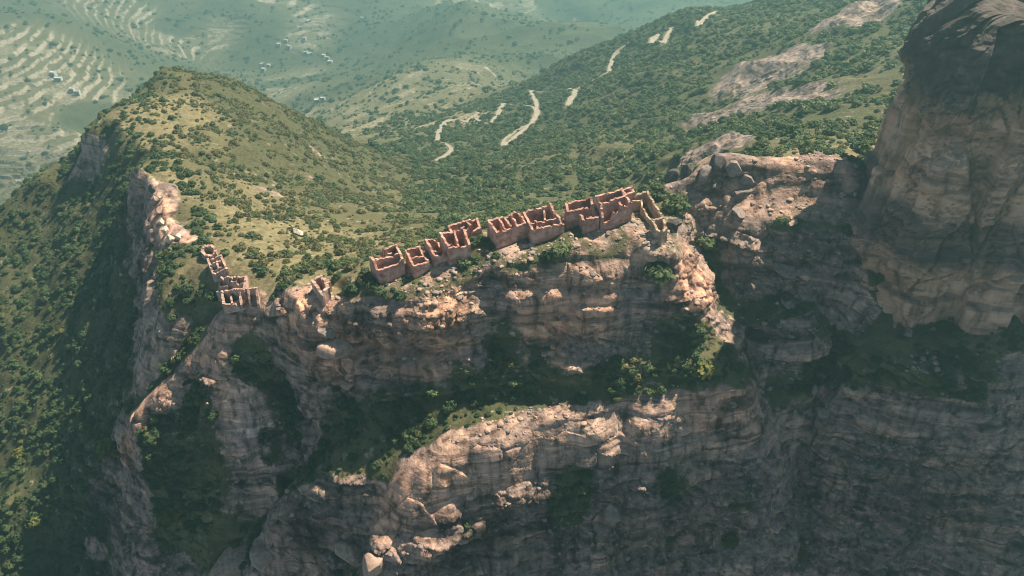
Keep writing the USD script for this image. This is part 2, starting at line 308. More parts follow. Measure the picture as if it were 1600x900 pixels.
for px, py, Y, r, t, w in [(640,790,118,12,.8,.4),(700,740,124,12,.7,.35),(780,705,128,11,.6,.3),(860,680,131,10,.5,.2),(600,790,117,9,.8,.6),(920,660,133,8,.4,.1),(1010,650,136,9,.5,.2),(1090,630,138.5,9,.6,.4),(760,820,121,9,-.7,0),(880,770,127,11,-.8,0),(700,880,116,9,-.7,0),(960,760,130,9,-.5,0),(640,590,139,8,-.4,0),(480,830,121,8,-.6,0),(640,540,143,11,.3,.8),(580,540,144,8,.25,.5),(700,525,143.5,9,.35,.8),(850,500,148,12,.5,.8),(930,480,149,9,.45,.7),(500,500,150,11,.7,.6),(530,560,145,8,.6,.7),(470,490,153,9,.6,.5),
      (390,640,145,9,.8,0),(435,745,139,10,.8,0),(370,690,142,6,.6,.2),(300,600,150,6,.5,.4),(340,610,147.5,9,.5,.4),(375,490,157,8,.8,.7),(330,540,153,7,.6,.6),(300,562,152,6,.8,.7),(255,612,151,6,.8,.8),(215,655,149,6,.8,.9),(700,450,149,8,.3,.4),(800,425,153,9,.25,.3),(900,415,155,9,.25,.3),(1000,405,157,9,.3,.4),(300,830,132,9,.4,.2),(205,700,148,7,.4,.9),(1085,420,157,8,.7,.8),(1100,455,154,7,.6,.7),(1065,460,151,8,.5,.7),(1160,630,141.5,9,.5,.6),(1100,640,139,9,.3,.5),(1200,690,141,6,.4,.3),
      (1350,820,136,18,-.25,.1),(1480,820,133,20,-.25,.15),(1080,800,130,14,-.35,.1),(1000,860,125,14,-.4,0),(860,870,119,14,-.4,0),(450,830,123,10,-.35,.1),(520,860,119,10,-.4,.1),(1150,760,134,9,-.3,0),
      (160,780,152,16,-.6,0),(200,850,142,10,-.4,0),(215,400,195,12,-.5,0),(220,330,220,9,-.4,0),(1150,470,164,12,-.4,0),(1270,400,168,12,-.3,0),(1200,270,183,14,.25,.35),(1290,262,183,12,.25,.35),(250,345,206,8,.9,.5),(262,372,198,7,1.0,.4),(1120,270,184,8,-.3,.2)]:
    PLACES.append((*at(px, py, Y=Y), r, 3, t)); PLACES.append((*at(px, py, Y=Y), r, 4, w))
SLABS = [(at(a, b, Y=c), r) for a, b, c, r in [(620,790,117,12),(660,750,122,12),(720,730,125,13),(790,700,129,13),(870,670,132,12),(390,640,145,11),(435,745,139,12),(375,490,157,9)]]
PADS = [(*at(a, b, z=z)[:2], g, r) for a, b, z, g, r in [(604,400,5,-.2,5),(651,399,4.2,.5,4),(681,383,5.6,1.8,4),(711,370,7.6,2.6,5),(727,350,6.4,3.2,5),(793,347,9.4,4.6,7),(848,338,9.6,5.2,6),(909,323,11.7,7,6),(957,308,14,8.5,6),(500,452,-3.2,-6.6,4.5),(981,297,13.4,9,3),(1010,318,12.4,8.8,6.5),(1030,346,12.4,8.6,4)]]
for x_, y_, g_, r_ in PADS: PLACES.append((x_, y_, g_, r_ + 2, 2, .45)) if x_ > -35 else None
ROAD_PX = [[(620,336),(632,312),(640,290),(650,265),(664,280),(676,268),(680,252)],[(683,222),(685,206),(691,194),(702,189)],[(727,192),(740,183),(747,176)],[(744,184),(752,193),(768,193),(777,180),(786,162)],[(785,229),(792,216),(806,206)],
           [(832,190),(841,176),(838,160),(829,142)],[(887,166),(893,150),(900,141)],[(952,113),(956,93),(967,77),(988,65)],[(1016,68),(1029,54)],[(1036,68),(1050,44)],[(1090,42),(1104,26),(1120,18)]]
def ridged(x, y, s, seed, octs=4):
    r, a, tot = 0, 1.0, 0
    for o in range(octs):
        n = noise(np.stack([x / s, y / s, np.full_like(x, 7.3 * o)], -1), seed + o)
        r = r + a * (1 - np.abs(2 * n - 1)); tot += a; a *= .5; s *= .5
    return r / tot
TERR = [(at(30,200,Y=1090), 260), (at(40,300,Y=960), 180), (at(0,60,Y=1220), 220), (at(330,40,Y=1800), 300), (at(250,10,Y=1880), 300), (at(420,40,Y=1820), 220), (at(600,165,Y=880), 220), (at(560,200,Y=700), 150), (at(680,150,Y=850), 170), (at(640,130,Y=980), 240), (at(560,150,Y=1000), 220), (at(650,200,Y=600), 90), (at(480,130,Y=1480), 200), (at(410,150,Y=1350), 180), (at(800,40,Y=1950), 260)]
OUTCROPS = [(at(a, b, Y=c), r) for a, b, c, r in [(1200,110,390,34),(1190,88,402,24),(1150,165,342,30),(1230,175,318,28),(1330,45,420,28),(1110,242,250,16),(241,308,216,7),(247,332,208,7),(256,358,201,7),(270,374,196,6)]]

def height(x, y):
    """plan position -> height, slope and what goes with them"""
    dist = np.hypot(x, y)
    near = 1 - sstep(330, 480, dist)
    # let the lines of the cliffs wander
    wx = near * (2.6 * (fbm(np.stack([x / 14, y / 14, 0 * x], -1), 3, 11) - .5) + .9 * (noise(np.stack([x / 2.7, y / 2.7, 0 * x], -1), 12) - .5))
    wy = near * (2.6 * (fbm(np.stack([x / 14, y / 14, 0 * x], -1), 3, 21) - .5) + .9 * (noise(np.stack([x / 2.7, y / 2.7, 0 * x], -1), 22) - .5))
    z, sx, sy = look(x + wx, y + wy)
    s = np.hypot(sx, sy)
    far = 1 - near
    # relief
    tw = np.zeros_like(x)
    for p, r in TERR: tw = np.maximum(tw, 1 - sstep(.55 * r, r, np.hypot(x - p[0], y - p[1])))
    tw = tw * sstep(.3, .5, noise(np.stack([x / 110, y / 110, 0 * x], -1), 71) + .12) * far
    amp_far = far * sstep(420, 900, dist)
    z = z + amp_far * (.3 + .7 * sstep(-420, -150, x)) * (1 - .5 * tw) * 125 * (ridged(x, y, 520, 31) - .62)
    z = z + far * 8 * (fbm(np.stack([x / 60, y / 60, 0 * x], -1), 4, 41) - .5)
    lf = near * sstep(-70, -110, x) * sstep(.3, .6, s)               # gullies and spurs of the left flank
    z = z + lf * 9 * (ridged(x * .8 + .6 * y, y * .5 - .9 * x, 34, 45, 3) - .6)
    fold = sstep(230, 330, dist) * (1 - sstep(620, 760, dist)) * sstep(-80, 20, x - .12 * y)
    z = z + fold * 20 * (ridged(x + .35 * y, y * .45 - .2 * x, 85, 49, 3) - .62)
    z = z + sstep(195, 240, y) * (1 - sstep(380, 430, y)) * sstep(-10, -60, x) * 6 * (ridged(x * .7 + .3 * y, y * .8, 38, 50, 3) - .6)
    oc = np.zeros_like(x)
    for p, r in OUTCROPS: oc = np.maximum(oc, 1 - sstep(.4 * r, r, np.hypot(x - p[0], y - p[1]) + 10 * (noise(np.stack([x / 9, y / 9, 0 * x], -1), 46) - .5)))
    z = z + oc * ((3.5 + 5.5 * far) * (ridged(x, y, np.where(far > .5, 22.0, 9.0), 47, 4) - .5) + 2.5 * (layers(z, 5.0, 48, x, y, .8) - .5))
    rough = np.clip(.35 + .5 * s, .35, 1.3)
    z = z + near * rough * (2.2 * (fbm(np.stack([x / 11, y / 11, 0 * x], -1), 3, 51) - .5) + .9 * (fbm(np.stack([x / 2.4, y / 2.4, 0 * x], -1), 3, 61) - .5))
    for px_, py_, g_, r_ in PADS:
        m = (np.abs(x - px_) < r_ + 4) & (np.abs(y - py_) < r_ + 4)
        if m.any():
            w = 1 - sstep(r_, r_ + 3.5, np.hypot(x[m] - px_, y[m] - py_)); z[m] = z[m] * (1 - w) + w * (g_ + .25 * (z[m] - g_))
    # terraced fields across the valley
    step = np.where(y > 600, 6.0, 4.0)
    k = z / step + .5 * noise(np.stack([x / 40, y / 40, 0 * x], -1), 72); f = k - np.floor(k)
    z = z + .85 * tw * step * (np.floor(k) + sstep(.72, 1.0, f) - k)
    wall = tw * sstep(.62, .74, f)
    # the road is cut into the hillside
    rd = np.full_like(x, 1e9)
    if ROADS:
        m = (y > 230) & (x > -70) & (x < 240) & (y < 760)
        if m.any():
            for line in ROADS[1:] + TRACKS:
                xm, ym = x[m], y[m]; best = np.full(xm.shape, 1e9); bz = np.zeros(xm.shape)
                for p, q in zip(line[:-1], line[1:]):
                    dx, dy = q[0] - p[0], q[1] - p[1]
                    t = np.clip(((xm - p[0]) * dx + (ym - p[1]) * dy) / (dx * dx + dy * dy + 1e-9), 0, 1)
                    d = np.hypot(xm - p[0] - t * dx, ym - p[1] - t * dy); c = d < best
                    best = np.where(c, d, best); bz = np.where(c, p[2] + t * (q[2] - p[2]), bz)
                w = 1 - sstep(2.6, 6.0, best)
                z[m] = z[m] * (1 - w) + bz * w; rd[m] = np.minimum(rd[m], best)
    return z, s, sx, sy, near, far, tw, wall, k, rd, oc

BLK = np.random.default_rng(5)
def blocks(size, n_extra=0, seed=0):
    r = np.random.default_rng(seed)
    lo, hi = np.array([-190, 100, -130]) / size, np.array([190, 250, 70]) / size
    n = int(np.prod(hi - lo))
    return cKDTree(lo + r.random((n, 3)) * (hi - lo)), r.random(n), np.array(size)
BIG, SMALL = blocks((8.5, 8.5, 4.6), seed=1), blocks((3.2, 3.2, 1.7), seed=2)
def joints(B, x, y, z):
    """jointed rock: each block stands out by its own amount, with an open joint round it"""
    T, val, size = B
    q = np.stack([x, y, z], -1) / size
    d, i = T.query(q, k=2)
    return val[i[:, 0]], d[:, 1] - d[:, 0]

def ground(x, y):
    """plan position -> the real surface point and its cover (rock, dry, bare)"""
    z, s, sx, sy, near, far, tw, wall, k, rd, oc = height(x, y)
    # beds of rock: push the face in and out along its own direction
    hx, hy = -sx / (s + 1e-6), -sy / (s + 1e-6)
    zz = z + 1.6 * (noise(np.stack([x / 25, y / 25, 0 * x], -1), 81) - .5) + .03 * x
    steep = sstep(.75, 1.9, s) * near
    push = np.zeros_like(x); on = steep > .01
    if on.any():
        xo, yo, zo, zq = x[on], y[on], z[on], zz[on]
        calm = sstep(.42, .62, noise(np.stack([xo / 26, yo / 26, zo / 16], -1), 97))          # smooth slabs and shattered zones
        slab = np.zeros_like(xo)
        for p, r in SLABS: slab = np.maximum(slab, 1 - sstep(.5 * r, r, np.sqrt((xo - p[0]) ** 2 + (yo - p[1]) ** 2 + (zo - p[2]) ** 2)))
        calm = np.maximum(calm, slab)
        bedded = .12 + .88 * sstep(-60, -38, xo)                   # the left rib is massive, not bedded
        v1, g1 = joints(BIG, xo + 2 * noise(np.stack([xo / 4, yo / 4, zo / 4], -1), 6), yo, zq)
        v2, g2 = joints(SMALL, xo, yo + 1.2 * noise(np.stack([xo / 2, yo / 2, zo / 2], -1), 7), zq)
        kb = zq / 6.5 + .7 * noise(np.stack([xo / 30, yo / 30, 0 * xo], -1), 8); fb = kb - np.floor(kb); bulge = 1 - np.abs(2 * fb - 1) ** 3
        big = layers(zq, 8.0, 1, xo, yo, .8) - .5
        thin = layers(zq + .5 * noise(np.stack([xo / 4, yo / 4, 0 * xo], -1), 5), 1.1, 2, xo, yo, 1.3) - .5
        pu = bedded * (1 - .85 * slab) * (4.6 * big * (1 - .45 * calm) + 1.3 * bulge + (.08 + .5 * (1 - calm)) * thin)
        pu = pu + 5.0 * (fbm(np.stack([xo / 13, yo / 13, zo / 26], -1), 3, 91) - .5)
        pu = pu + (1 - .5 * calm) * (1 - .6 * slab) * 3.6 * (v1 - .5) * sstep(0, .12, g1) - .35 * (1 - sstep(0, .06, g1))
        pu = pu + (1 - .75 * calm) * (1 - .8 * slab) * (1.5 * (v2 - .5) * sstep(0, .15, g2) - .15 * (1 - sstep(0, .1, g2)))
        pu = pu + (.35 + .6 * (1 - calm)) * (fbm(np.stack([xo / 1.7, yo / 1.7, zo / 1.7], -1), 3, 95) - .5)
        push[on] = pu * steep[on]
    X, Y, Z = x + hx * push, y + hy * push, z
    # cover
    n1 = fbm(np.stack([x / 9, y / 9, z / 9], -1), 4, 101)
    rock = sstep(1.0, 1.75, s) * near + far * sstep(.75, 1.2, s) * .8
    rock = rock + (n1 - .5) * 1.9 * (.3 + near * .7) * sstep(.2, .7, s)
    dry = .28 + (fbm(np.stack([x / 30, y / 30, 0 * x], -1), 3, 111) - .5) * .9
    bare = np.zeros_like(x)
    rock = np.maximum(rock, oc * (.55 + .9 * (n1 - .35)))
    fleck = fbm(np.stack([x / 2.4, y / 2.4, z / 2.4], -1), 3, 103)
    bare = near * .5 * sstep(.58, .72, fleck)
    tone, warm = -.1 * oc, np.zeros_like(x)
    acc = [rock, dry, bare, tone, warm]
    nr = np.where((y < 480) & (np.abs(x) < 280))[0]; xn, yn, zn_ = x[nr], y[nr], z[nr]
    for px, py, pz, r, ch, v in PLACES:
        j = np.where((np.abs(xn - px) < r) & (np.abs(yn - py) < r))[0]
        if not len(j): continue
        d = np.sqrt((xn[j] - px) ** 2 + (yn[j] - py) ** 2 + (.6 * (zn_[j] - pz)) ** 2); j = nr[j]
        w = 1 - sstep(.35 * r, r, d)
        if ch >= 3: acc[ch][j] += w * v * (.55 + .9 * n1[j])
        elif v < 0: acc[ch][j] += w * v
        else: acc[ch][j] = np.maximum(acc[ch][j], acc[ch][j] * (1 - w) + w * (v + (n1[j] - .5) * .8))
    rock, dry, bare, tone, warm = acc
    dry = dry * (1 - .5 * far) + tw * .5 - .7 * near * sstep(-85, -120, x - .25 * (y - 200).clip(0)) * sstep(.3, .6, s)
    bare = np.maximum(bare, .7 * wall * (noise(np.stack([x / 7, y / 7, 0 * x], -1), 121) > .35))
    bare = np.maximum(bare, tw * .5 * (noise(np.stack([x / 35, y / 35, np.floor(k)], -1), 122) > .62))
    bare = np.maximum(bare, (1 - sstep(1.6, 4.2, rd)) * .55)
    return np.stack([X, Y, Z], -1), np.clip(np.stack([rock, dry, bare, .5 + .5 * tone, warm], -1), 0, 1)

ROADS = []; TRACKS = []
def hit(px, py, off=0.0, bare=True):
    """the point of the land seen at a pixel: walk along the line of sight"""
    px, py = np.atleast_1d(np.asarray(px, float)), np.atleast_1d(np.asarray(py, float))
    xv, yv = (px - 800) / F, (450 - py) / F
    D = np.stack([xv, cp + yv * sp, -sp + yv * cp], -1)
    t = np.full(len(px), 60.0); done = np.zeros(len(px), bool)
    h = lambda t: (height(D[:, 0] * t, D[:, 1] * t)[0] + off) - (CZ + D[:, 2] * t)
    lo = t.copy()
    for _ in range(700):
        g = h(t) > 0; done = done | g
        if done.all(): break
        lo = np.where(done, lo, t); t = np.where(done, t, t * 1.008 + .2)
    hi = t
    for _ in range(8):
        mid = .5 * (lo + hi); g = h(mid) > 0; hi = np.where(g, mid, hi); lo = np.where(g, lo, mid)
    return np.stack([D[:, 0] * hi, D[:, 1] * hi, CZ + D[:, 2] * hi], -1)
_r = []
for line in ROAD_PX:
    q = hit(*zip(*line))
    for _ in range(2):
        c = np.empty((2 * len(q) - 2, 3)); c[0::2] = .75 * q[:-1] + .25 * q[1:]; c[1::2] = .25 * q[:-1] + .75 * q[1:]; q = np.vstack([q[:1], c, q[-1:]])
    _r.append(q)
ROADS = _r
TRACKS = []                                                    # narrower stretches, half hidden in the trees, that link the bends
for a_, b_ in zip(ROADS[:-1], ROADS[1:]):
    p_, q_ = a_[-1], b_[0]; n_ = max(4, int(np.hypot(*(q_ - p_)[:2]) / 5)); t_ = np.linspace(0, 1, n_)
    e_ = q_ - p_; sd = np.array([-e_[1], e_[0]]) * .12 * (1 if len(TRACKS) % 2 else -1)
    xy = p_[None, :2] + t_[:, None] * e_[None, :2] + np.sin(math.pi * t_)[:, None] * sd[None]
    zz_ = height(xy[:, 0], xy[:, 1])[0]; TRACKS.append(np.c_[xy, zz_])

def tessellate():
    xs, ys = np.arange(-2200, 2201, 40.0), np.arange(-100, 3521, 40.0)
    mx, my = np.meshgrid(xs, ys)
    uv = np.stack([mx.ravel(), my.ravel()], 1)
    W = len(xs); i = (np.arange(len(ys) - 1)[:, None] * W + np.arange(W - 1)[None]).ravel()
    F = np.vstack([np.stack([i, i + 1, i + W + 1], 1), np.stack([i, i + W + 1, i + W], 1)])
    P, A = ground(uv[:, 0], uv[:, 1])
    done = []
    for rnd in range(14):
        E = np.sort(np.vstack([F[:, [0, 1]], F[:, [1, 2]], F[:, [2, 0]]]), 1)
        a, b = E[:, 0], E[:, 1]
        L = np.linalg.norm(P[a] - P[b], axis=1)
        mid = .5 * (P[a] + P[b])
        dist = np.linalg.norm(mid - np.array([0, 0, CZ]), axis=1)
        px, py, d = to_px(mid)
        inside = (px > -160) & (px < 1760) & (py > -130) & (py < 1030) & (mid[:, 1] > 20)
        lim = np.where(inside, DETAIL * dist / 804, 12 * dist / 804)
        lim = np.where((L > 16) & (dist < 2600) & (mid[:, 1] > 20) & (px > -900) & (px < 2500), np.minimum(lim, np.where(dist < 900, 8, 14)), lim)
        split = L > np.maximum(lim, .3)
        if not split.any(): break
        key = a[split].astype(np.int64) * 100000000 + b[split]
        uq, first, inv = np.unique(key, return_index=True, return_inverse=True)
        m = np.full(len(E), -1); m[split] = len(P) + inv
        m = m.reshape(3, -1).T                                 # mid vertices of edges 01, 12, 20
        ua, ub = a[split][first], b[split][first]
        nuv = .5 * (uv[ua] + uv[ub])
        nP, nA = ground(nuv[:, 0], nuv[:, 1])
        uv = np.vstack([uv, nuv]); P = np.vstack([P, nP]); A = np.vstack([A, nA])
        c = (m >= 0).sum(1)
        done.append(F[c == 0]); out = []
        for rot in range(3):                                   # one split edge, then two
            sel = (c == 1) & (m[:, rot] >= 0); f = F[sel]; q = m[sel][:, rot]
            i0, i1, i2 = f[:, rot], f[:, (rot + 1) % 3], f[:, (rot + 2) % 3]
            out += [np.stack([i0, q, i2], 1), np.stack([q, i1, i2], 1)]
            sel = (c == 2) & (m[:, rot] < 0); f = F[sel]; mm = m[sel]
            i0, i1, i2 = f[:, rot], f[:, (rot + 1) % 3], f[:, (rot + 2) % 3]
            q1, q2 = mm[:, (rot + 1) % 3], mm[:, (rot + 2) % 3]
            out += [np.stack([i0, i1, q1], 1), np.stack([i0, q1, q2], 1), np.stack([q2, q1, i2], 1)]
        sel = c == 3; f = F[sel]; q = m[sel]
        out += [np.stack([f[:, 0], q[:, 0], q[:, 2]], 1), np.stack([q[:, 0], f[:, 1], q[:, 1]], 1), np.stack([q[:, 2], q[:, 1], f[:, 2]], 1), q]
        F = np.vstack(out)
    return uv, P, A, np.vstack(done + [F])
DETAIL = 3.0
import time as _t; _t0 = _t.time()
UV, TP, TA, TF = tessellate()
print('terrain', len(TP), len(TF), _t.time() - _t0)

def terrain_mesh(name, faces, material):
    used, inv = np.unique(faces, return_inverse=True)
    m = usdkit.mesh(stage, '/World/' + name, (TP[used], inv.reshape(-1, 3)), material)
    UsdGeom.PrimvarsAPI(m).CreatePrimvar('mask', Sdf.ValueTypeNames.Color3fArray, 'vertex').Set(Vt.Vec3fArray.FromNumpy(TA[used][:, :3].astype(np.float32)))
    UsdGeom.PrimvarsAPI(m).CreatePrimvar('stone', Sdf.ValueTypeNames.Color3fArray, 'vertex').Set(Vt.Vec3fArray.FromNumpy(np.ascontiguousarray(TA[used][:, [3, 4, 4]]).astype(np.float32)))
    return tag(m.GetPrim(), kind='structure')
cen = UV[TF].mean(1); cx, cy = cen[:, 0], cen[:, 1]
line_x = lambda pts: np.interp(cy, [p[1] for p in pts], [p[0] for p in pts])
th = sorted([tuple(at(a, b, Y=c)[:2]) for a, b, c in FEATURES['thalweg']], key=lambda p: p[1])
is_far = (cy > 720) | (cx < -260) | ((cy > 420) & (cx < line_x(th))) | (np.abs(cx) > 500)
ridge_back = np.interp(cx, [-400, -75, -60, -30, 20, 45, 90, 130, 400], [172, 172, 168, 172, 188, 196, 200, 205, 205])
is_ridge = ~is_far & (cy < ridge_back)
is_hill = ~is_far & ~is_ridge & (cx < np.where(cy < th[0][1], th[0][0], line_x(th)))
is_slope = ~(is_far | is_ridge | is_hill)
terrain_mesh('rocky_ridge', TF[is_ridge], M['ridge'])
terrain_mesh('bushy_hill', TF[is_hill], M['hill'])
terrain_mesh('valley_slope', TF[is_slope], M['slope'])
terrain_mesh('far_valley', TF[is_far], M['valley'])
# ------------------------------------------------------------------ air
bx0, bx1, by0, by1, bz0, bz1 = -2215., 2215., -110., 3535., float(TP[:, 2].min()) - 1.0, max(CZ + 3.0, float(TP[:, 2].max()) + 2.0)
M['air'] = mat('air', {'v': ('principled_volume', {'color': HAZE_COLOR, 'density': HAZE, 'anisotropy': .6})}, [], surface=None, volume='v.volume')
hz = trimesh.creation.box(bounds=[[bx0, by0, bz0], [bx1, by1, bz1]])
tag(obj('haze', hz, M['air']), kind='stuff')
# ------------------------------------------------------------------ the great rock tower on the right
M['tower'] = mat('tower_rock', {
    'geo': ('geometry', {}), 'xyz': ('separate_xyz', {}),
    'mb': ('mapping', {'scale': (.04, .04, .22)}), 'nb': ('noise_texture', {'scale': 1.0, 'detail': 6.0, 'roughness': .6, 'distortion': .5}),
    'rb': ('rgb_ramp', {'ramp': [(.3, (.18, .115, .08)), (.44, (.32, .2, .135)), (.55, (.44, .285, .195)), (.7, (.5, .345, .245))]}),
    'ms': ('mapping', {'scale': (.3, .3, .035)}), 'ns': ('noise_texture', {'scale': 1.0, 'detail': 7.0, 'roughness': .65}),
    'rs': ('rgb_ramp', {'ramp': [(.35, (.28, .26, .26)), (.5, (.95, .92, .9)), (.65, (1.1, 1.08, 1.05))]}),
    'mul': ('mix', {'mix_type': 'multiply', 'fac': .9}),
    # desert varnish: a dark crown that drips down the face, and one dark bed lower down
    'rx': ('map_range', {'from_min': 80.0, 'from_max': 140.0, 'to_min': 0.0, 'to_max': 9.0, 'clamp': True}),
    'sub': ('math', {'math_type': 'subtract'}),
    'drip': ('math', {'math_type': 'multiply_add', 'value2': 40.0, 'value3': -20.0}), 'zd': ('math', {'math_type': 'add'}),
    'crown': ('map_range', {'range_type': 'smoothstep', 'from_min': 36.0, 'from_max': 41.0, 'clamp': True}),
    'nz': ('noise_texture', {'scale': .08, 'detail': 5.0, 'roughness': .6}), 'wz': ('math', {'math_type': 'multiply_add', 'value2': 14.0, 'value3': -7.0}), 'zb': ('math', {'math_type': 'add'}),
    'band': ('rgb_ramp', {'ramp': [(.0, (0, 0, 0)), (.36, (0, 0, 0)), (.42, (.8, .8, .8)), (.56, (.75, .75, .75)), (.6, (0, 0, 0)), (1, (0, 0, 0))]}),
    'zn': ('map_range', {'from_min': -20.0, 'from_max': 40.0, 'clamp': True}),
    'mx': ('math', {'math_type': 'maximum'}), 'fadeb': ('rgb_to_bw', {}),
    'nd': ('noise_texture', {'scale': .35, 'detail': 7.0, 'roughness': .7}), 'rdk': ('rgb_ramp', {'ramp': [(.35, (.016, .016, .018)), (.55, (.05, .045, .042)), (.7, (.13, .11, .095))]}), 'dark': ('mix', {}),
    'fm': ('math', {'math_type': 'multiply', 'value2': .9}),
    'nbump': ('noise_texture', {'scale': 1.1, 'detail': 8.0, 'roughness': .68}), 'bump': ('bump', {'strength': .8, 'distance': .4}),
    'p': ('principled_bsdf', {'roughness': .9, 'specular_ior_level': .15})},
   [('geo.position', 'xyz.vector'), ('geo.position', 'mb.vector'), ('mb.vector', 'nb.vector'), ('nb.fac', 'rb.fac'), ('geo.position', 'ms.vector'), ('ms.vector', 'ns.vector'), ('ns.fac', 'rs.fac'),
    ('rb.color', 'mul.color1'), ('rs.color', 'mul.color2'), ('xyz.x', 'rx.value'), ('xyz.z', 'sub.value1'), ('rx.result', 'sub.value2'),
    ('ns.fac', 'drip.value1'), ('drip.value', 'zd.value1'), ('sub.value', 'zd.value2'), ('zd.value', 'crown.value'),
    ('geo.position', 'nz.vector'), ('nz.fac', 'wz.value1'), ('wz.value', 'zb.value1'), ('xyz.z', 'zb.value2'), ('zb.value', 'zn.value'), ('zn.result', 'band.fac'), ('band.color', 'fadeb.color'),
    ('crown.result', 'mx.value1'), ('fadeb.val', 'mx.value2'), ('mx.value', 'fm.value1'), ('fm.value', 'dark.fac'), ('mul.color', 'dark.color1'), ('geo.position', 'nd.vector'), ('nd.fac', 'rdk.fac'), ('rdk.color', 'dark.color2'),
    ('geo.position', 'nbump.vector'), ('nbump.fac', 'bump.height'), ('bump.normal', 'p.normal'), ('dark.color', 'p.base_color')])
def tower():
    base = np.array([(84,163),(88,157.5),(97,155),(108,152.5),(122,152),(136,154),(152,158),(172,163),(196,172),(205,195),(190,214),(160,220),(128,216),(104,206),(90,190),(84,175)], float) + (6, 0)
    from shapely.geometry import Polygon
    ring = Polygon(base).buffer(-1.5).buffer(2.2).buffer(-.7)
    ring = np.array(ring.exterior.coords)[:-1][::-1]
    if np.cross(ring[1] - ring[0], ring[2] - ring[1]) < 0: ring = ring[::-1]
    closed = np.vstack([ring, ring[:1]]); d = np.r_[0, np.cumsum(np.hypot(*np.diff(closed, axis=0).T))]
    # fine where the photograph looks, coarse behind
    u = np.arange(0, d[-1], .45); q = np.stack([np.interp(u, d, closed[:, k]) for k in (0, 1)], 1)
    keep = (q[:, 1] < 178) & (q[:, 0] < 175); idx = np.where(keep | (np.arange(len(q)) % 5 == 0))[0]; q = q[idx]
    nrm = np.roll(q, -1, 0) - np.roll(q, 1, 0); nrm = np.stack([nrm[:, 1], -nrm[:, 0]], 1); nrm /= np.linalg.norm(nrm, axis=1, keepdims=True)
    for _ in range(3): nrm = nrm + np.roll(nrm, 1, 0) + np.roll(nrm, -1, 0); nrm /= np.linalg.norm(nrm, axis=1, keepdims=True)
    ctr = q.mean(0)
    PILLAR = blocks((9, 9, 34), seed=7)
    zs = np.arange(-32, 57.5, .45); rows = []
    for z in zs:
        x, y = q[:, 0], q[:, 1]; zc = np.full(len(q), z)
        zq = z + 1.5 * (noise(np.stack([x / 25, y / 25, 0 * x], -1), 81) - .5) - .02 * (x - 110)
        calm = sstep(.35, .6, noise(np.stack([x / 24, y / 24, zc / 14], -1), 97)) * (1 if z < 36 else .4)
        v1, g1 = joints(BIG, x, y, zq); v2, g2 = joints(SMALL, x, y, zq)
        pu = 2.6 * (layers(zq, 7.5, 31, x, y, .9) - .5) + (.1 + .7 * (1 - calm)) * (layers(zq, 1.3, 32, x, y, 1.2) - .5)
        v0, g0 = joints(PILLAR, x, y, zc + 3 * noise(np.stack([x / 6, y / 6, zc / 9], -1), 4)); pu = pu + 6.0 * (v0 - .5) * sstep(0, .08, g0) - 1.2 * (1 - sstep(0, .05, g0))
        pu = pu + 1.8 * (fbm(np.stack([x / 12, y / 12, zc / 30], -1), 3, 191) - .5)
        pu = pu + (1.6 * (v1 - .5) * sstep(0, .12, g1) - .8 * (1 - sstep(0, .08, g1))) * (1 - .6 * calm)
        pu = pu + (1 - .85 * calm) * (.8 * (v2 - .5) * sstep(0, .15, g2) - .4 * (1 - sstep(0, .12, g2)))
        pu = pu + (.3 + .5 * (1 - calm)) * (fbm(np.stack([x / 1.7, y / 1.7, zc / 2.5], -1), 3, 95) - .5)
        # profile: a flared foot, a waist under the crown, a rounded brow
        prof = np.interp(z, [-32, -22, -14, -6, 4, 8, 30, 40, 50, 54, 57.5], [4, 2.5, .8, .1, 0, -1.2, -1.5, -.6, -1, -2.2, -6])
        pu = pu + prof
        rows.append(np.stack([x + nrm[:, 0] * pu, y + nrm[:, 1] * pu, zc], -1))
    # the top: rings shrinking inwards over a rough, rising surface
    last = rows[-1][:, :2]
    for k, t in enumerate(np.linspace(.02, 1, 46)):
        p = last + (ctr - last) * t
        h = 57.5 + 1.2 + .16 * np.clip(p[:, 1] - 160, 0, 40) + 5.5 * (fbm(np.stack([p[:, 0] / 11, p[:, 1] / 11, 0 * p[:, 0]], -1), 4, 201) - .5) * min(1, 6 * t) + 2.5 * (layers(p[:, 1] * .5 + p[:, 0] * .12, 2.4, 41, p[:, 0], p[:, 1], .8) - .5) * min(1, 5 * t)
        w = min(1, 8 * t)
        rows.append(np.stack([p[:, 0], p[:, 1], (57.5 + .6 * w) * (1 - w) + h * w], -1))
    n = len(q); V = np.vstack(rows); R = len(rows)
    i = np.arange(R - 1)[:, None] * n; j = np.arange(n); j2 = (j + 1) % n
    a, b, c, dd = (i + j).ravel(), (i + j2).ravel(), (i + n + j2).ravel(), (i + n + j).ravel()
    return V, np.vstack([np.stack([a, b, c], 1), np.stack([a, c, dd], 1)])
TV, TFc = tower()
tag(obj('rock_tower', (TV, TFc), M['tower']), kind='structure')
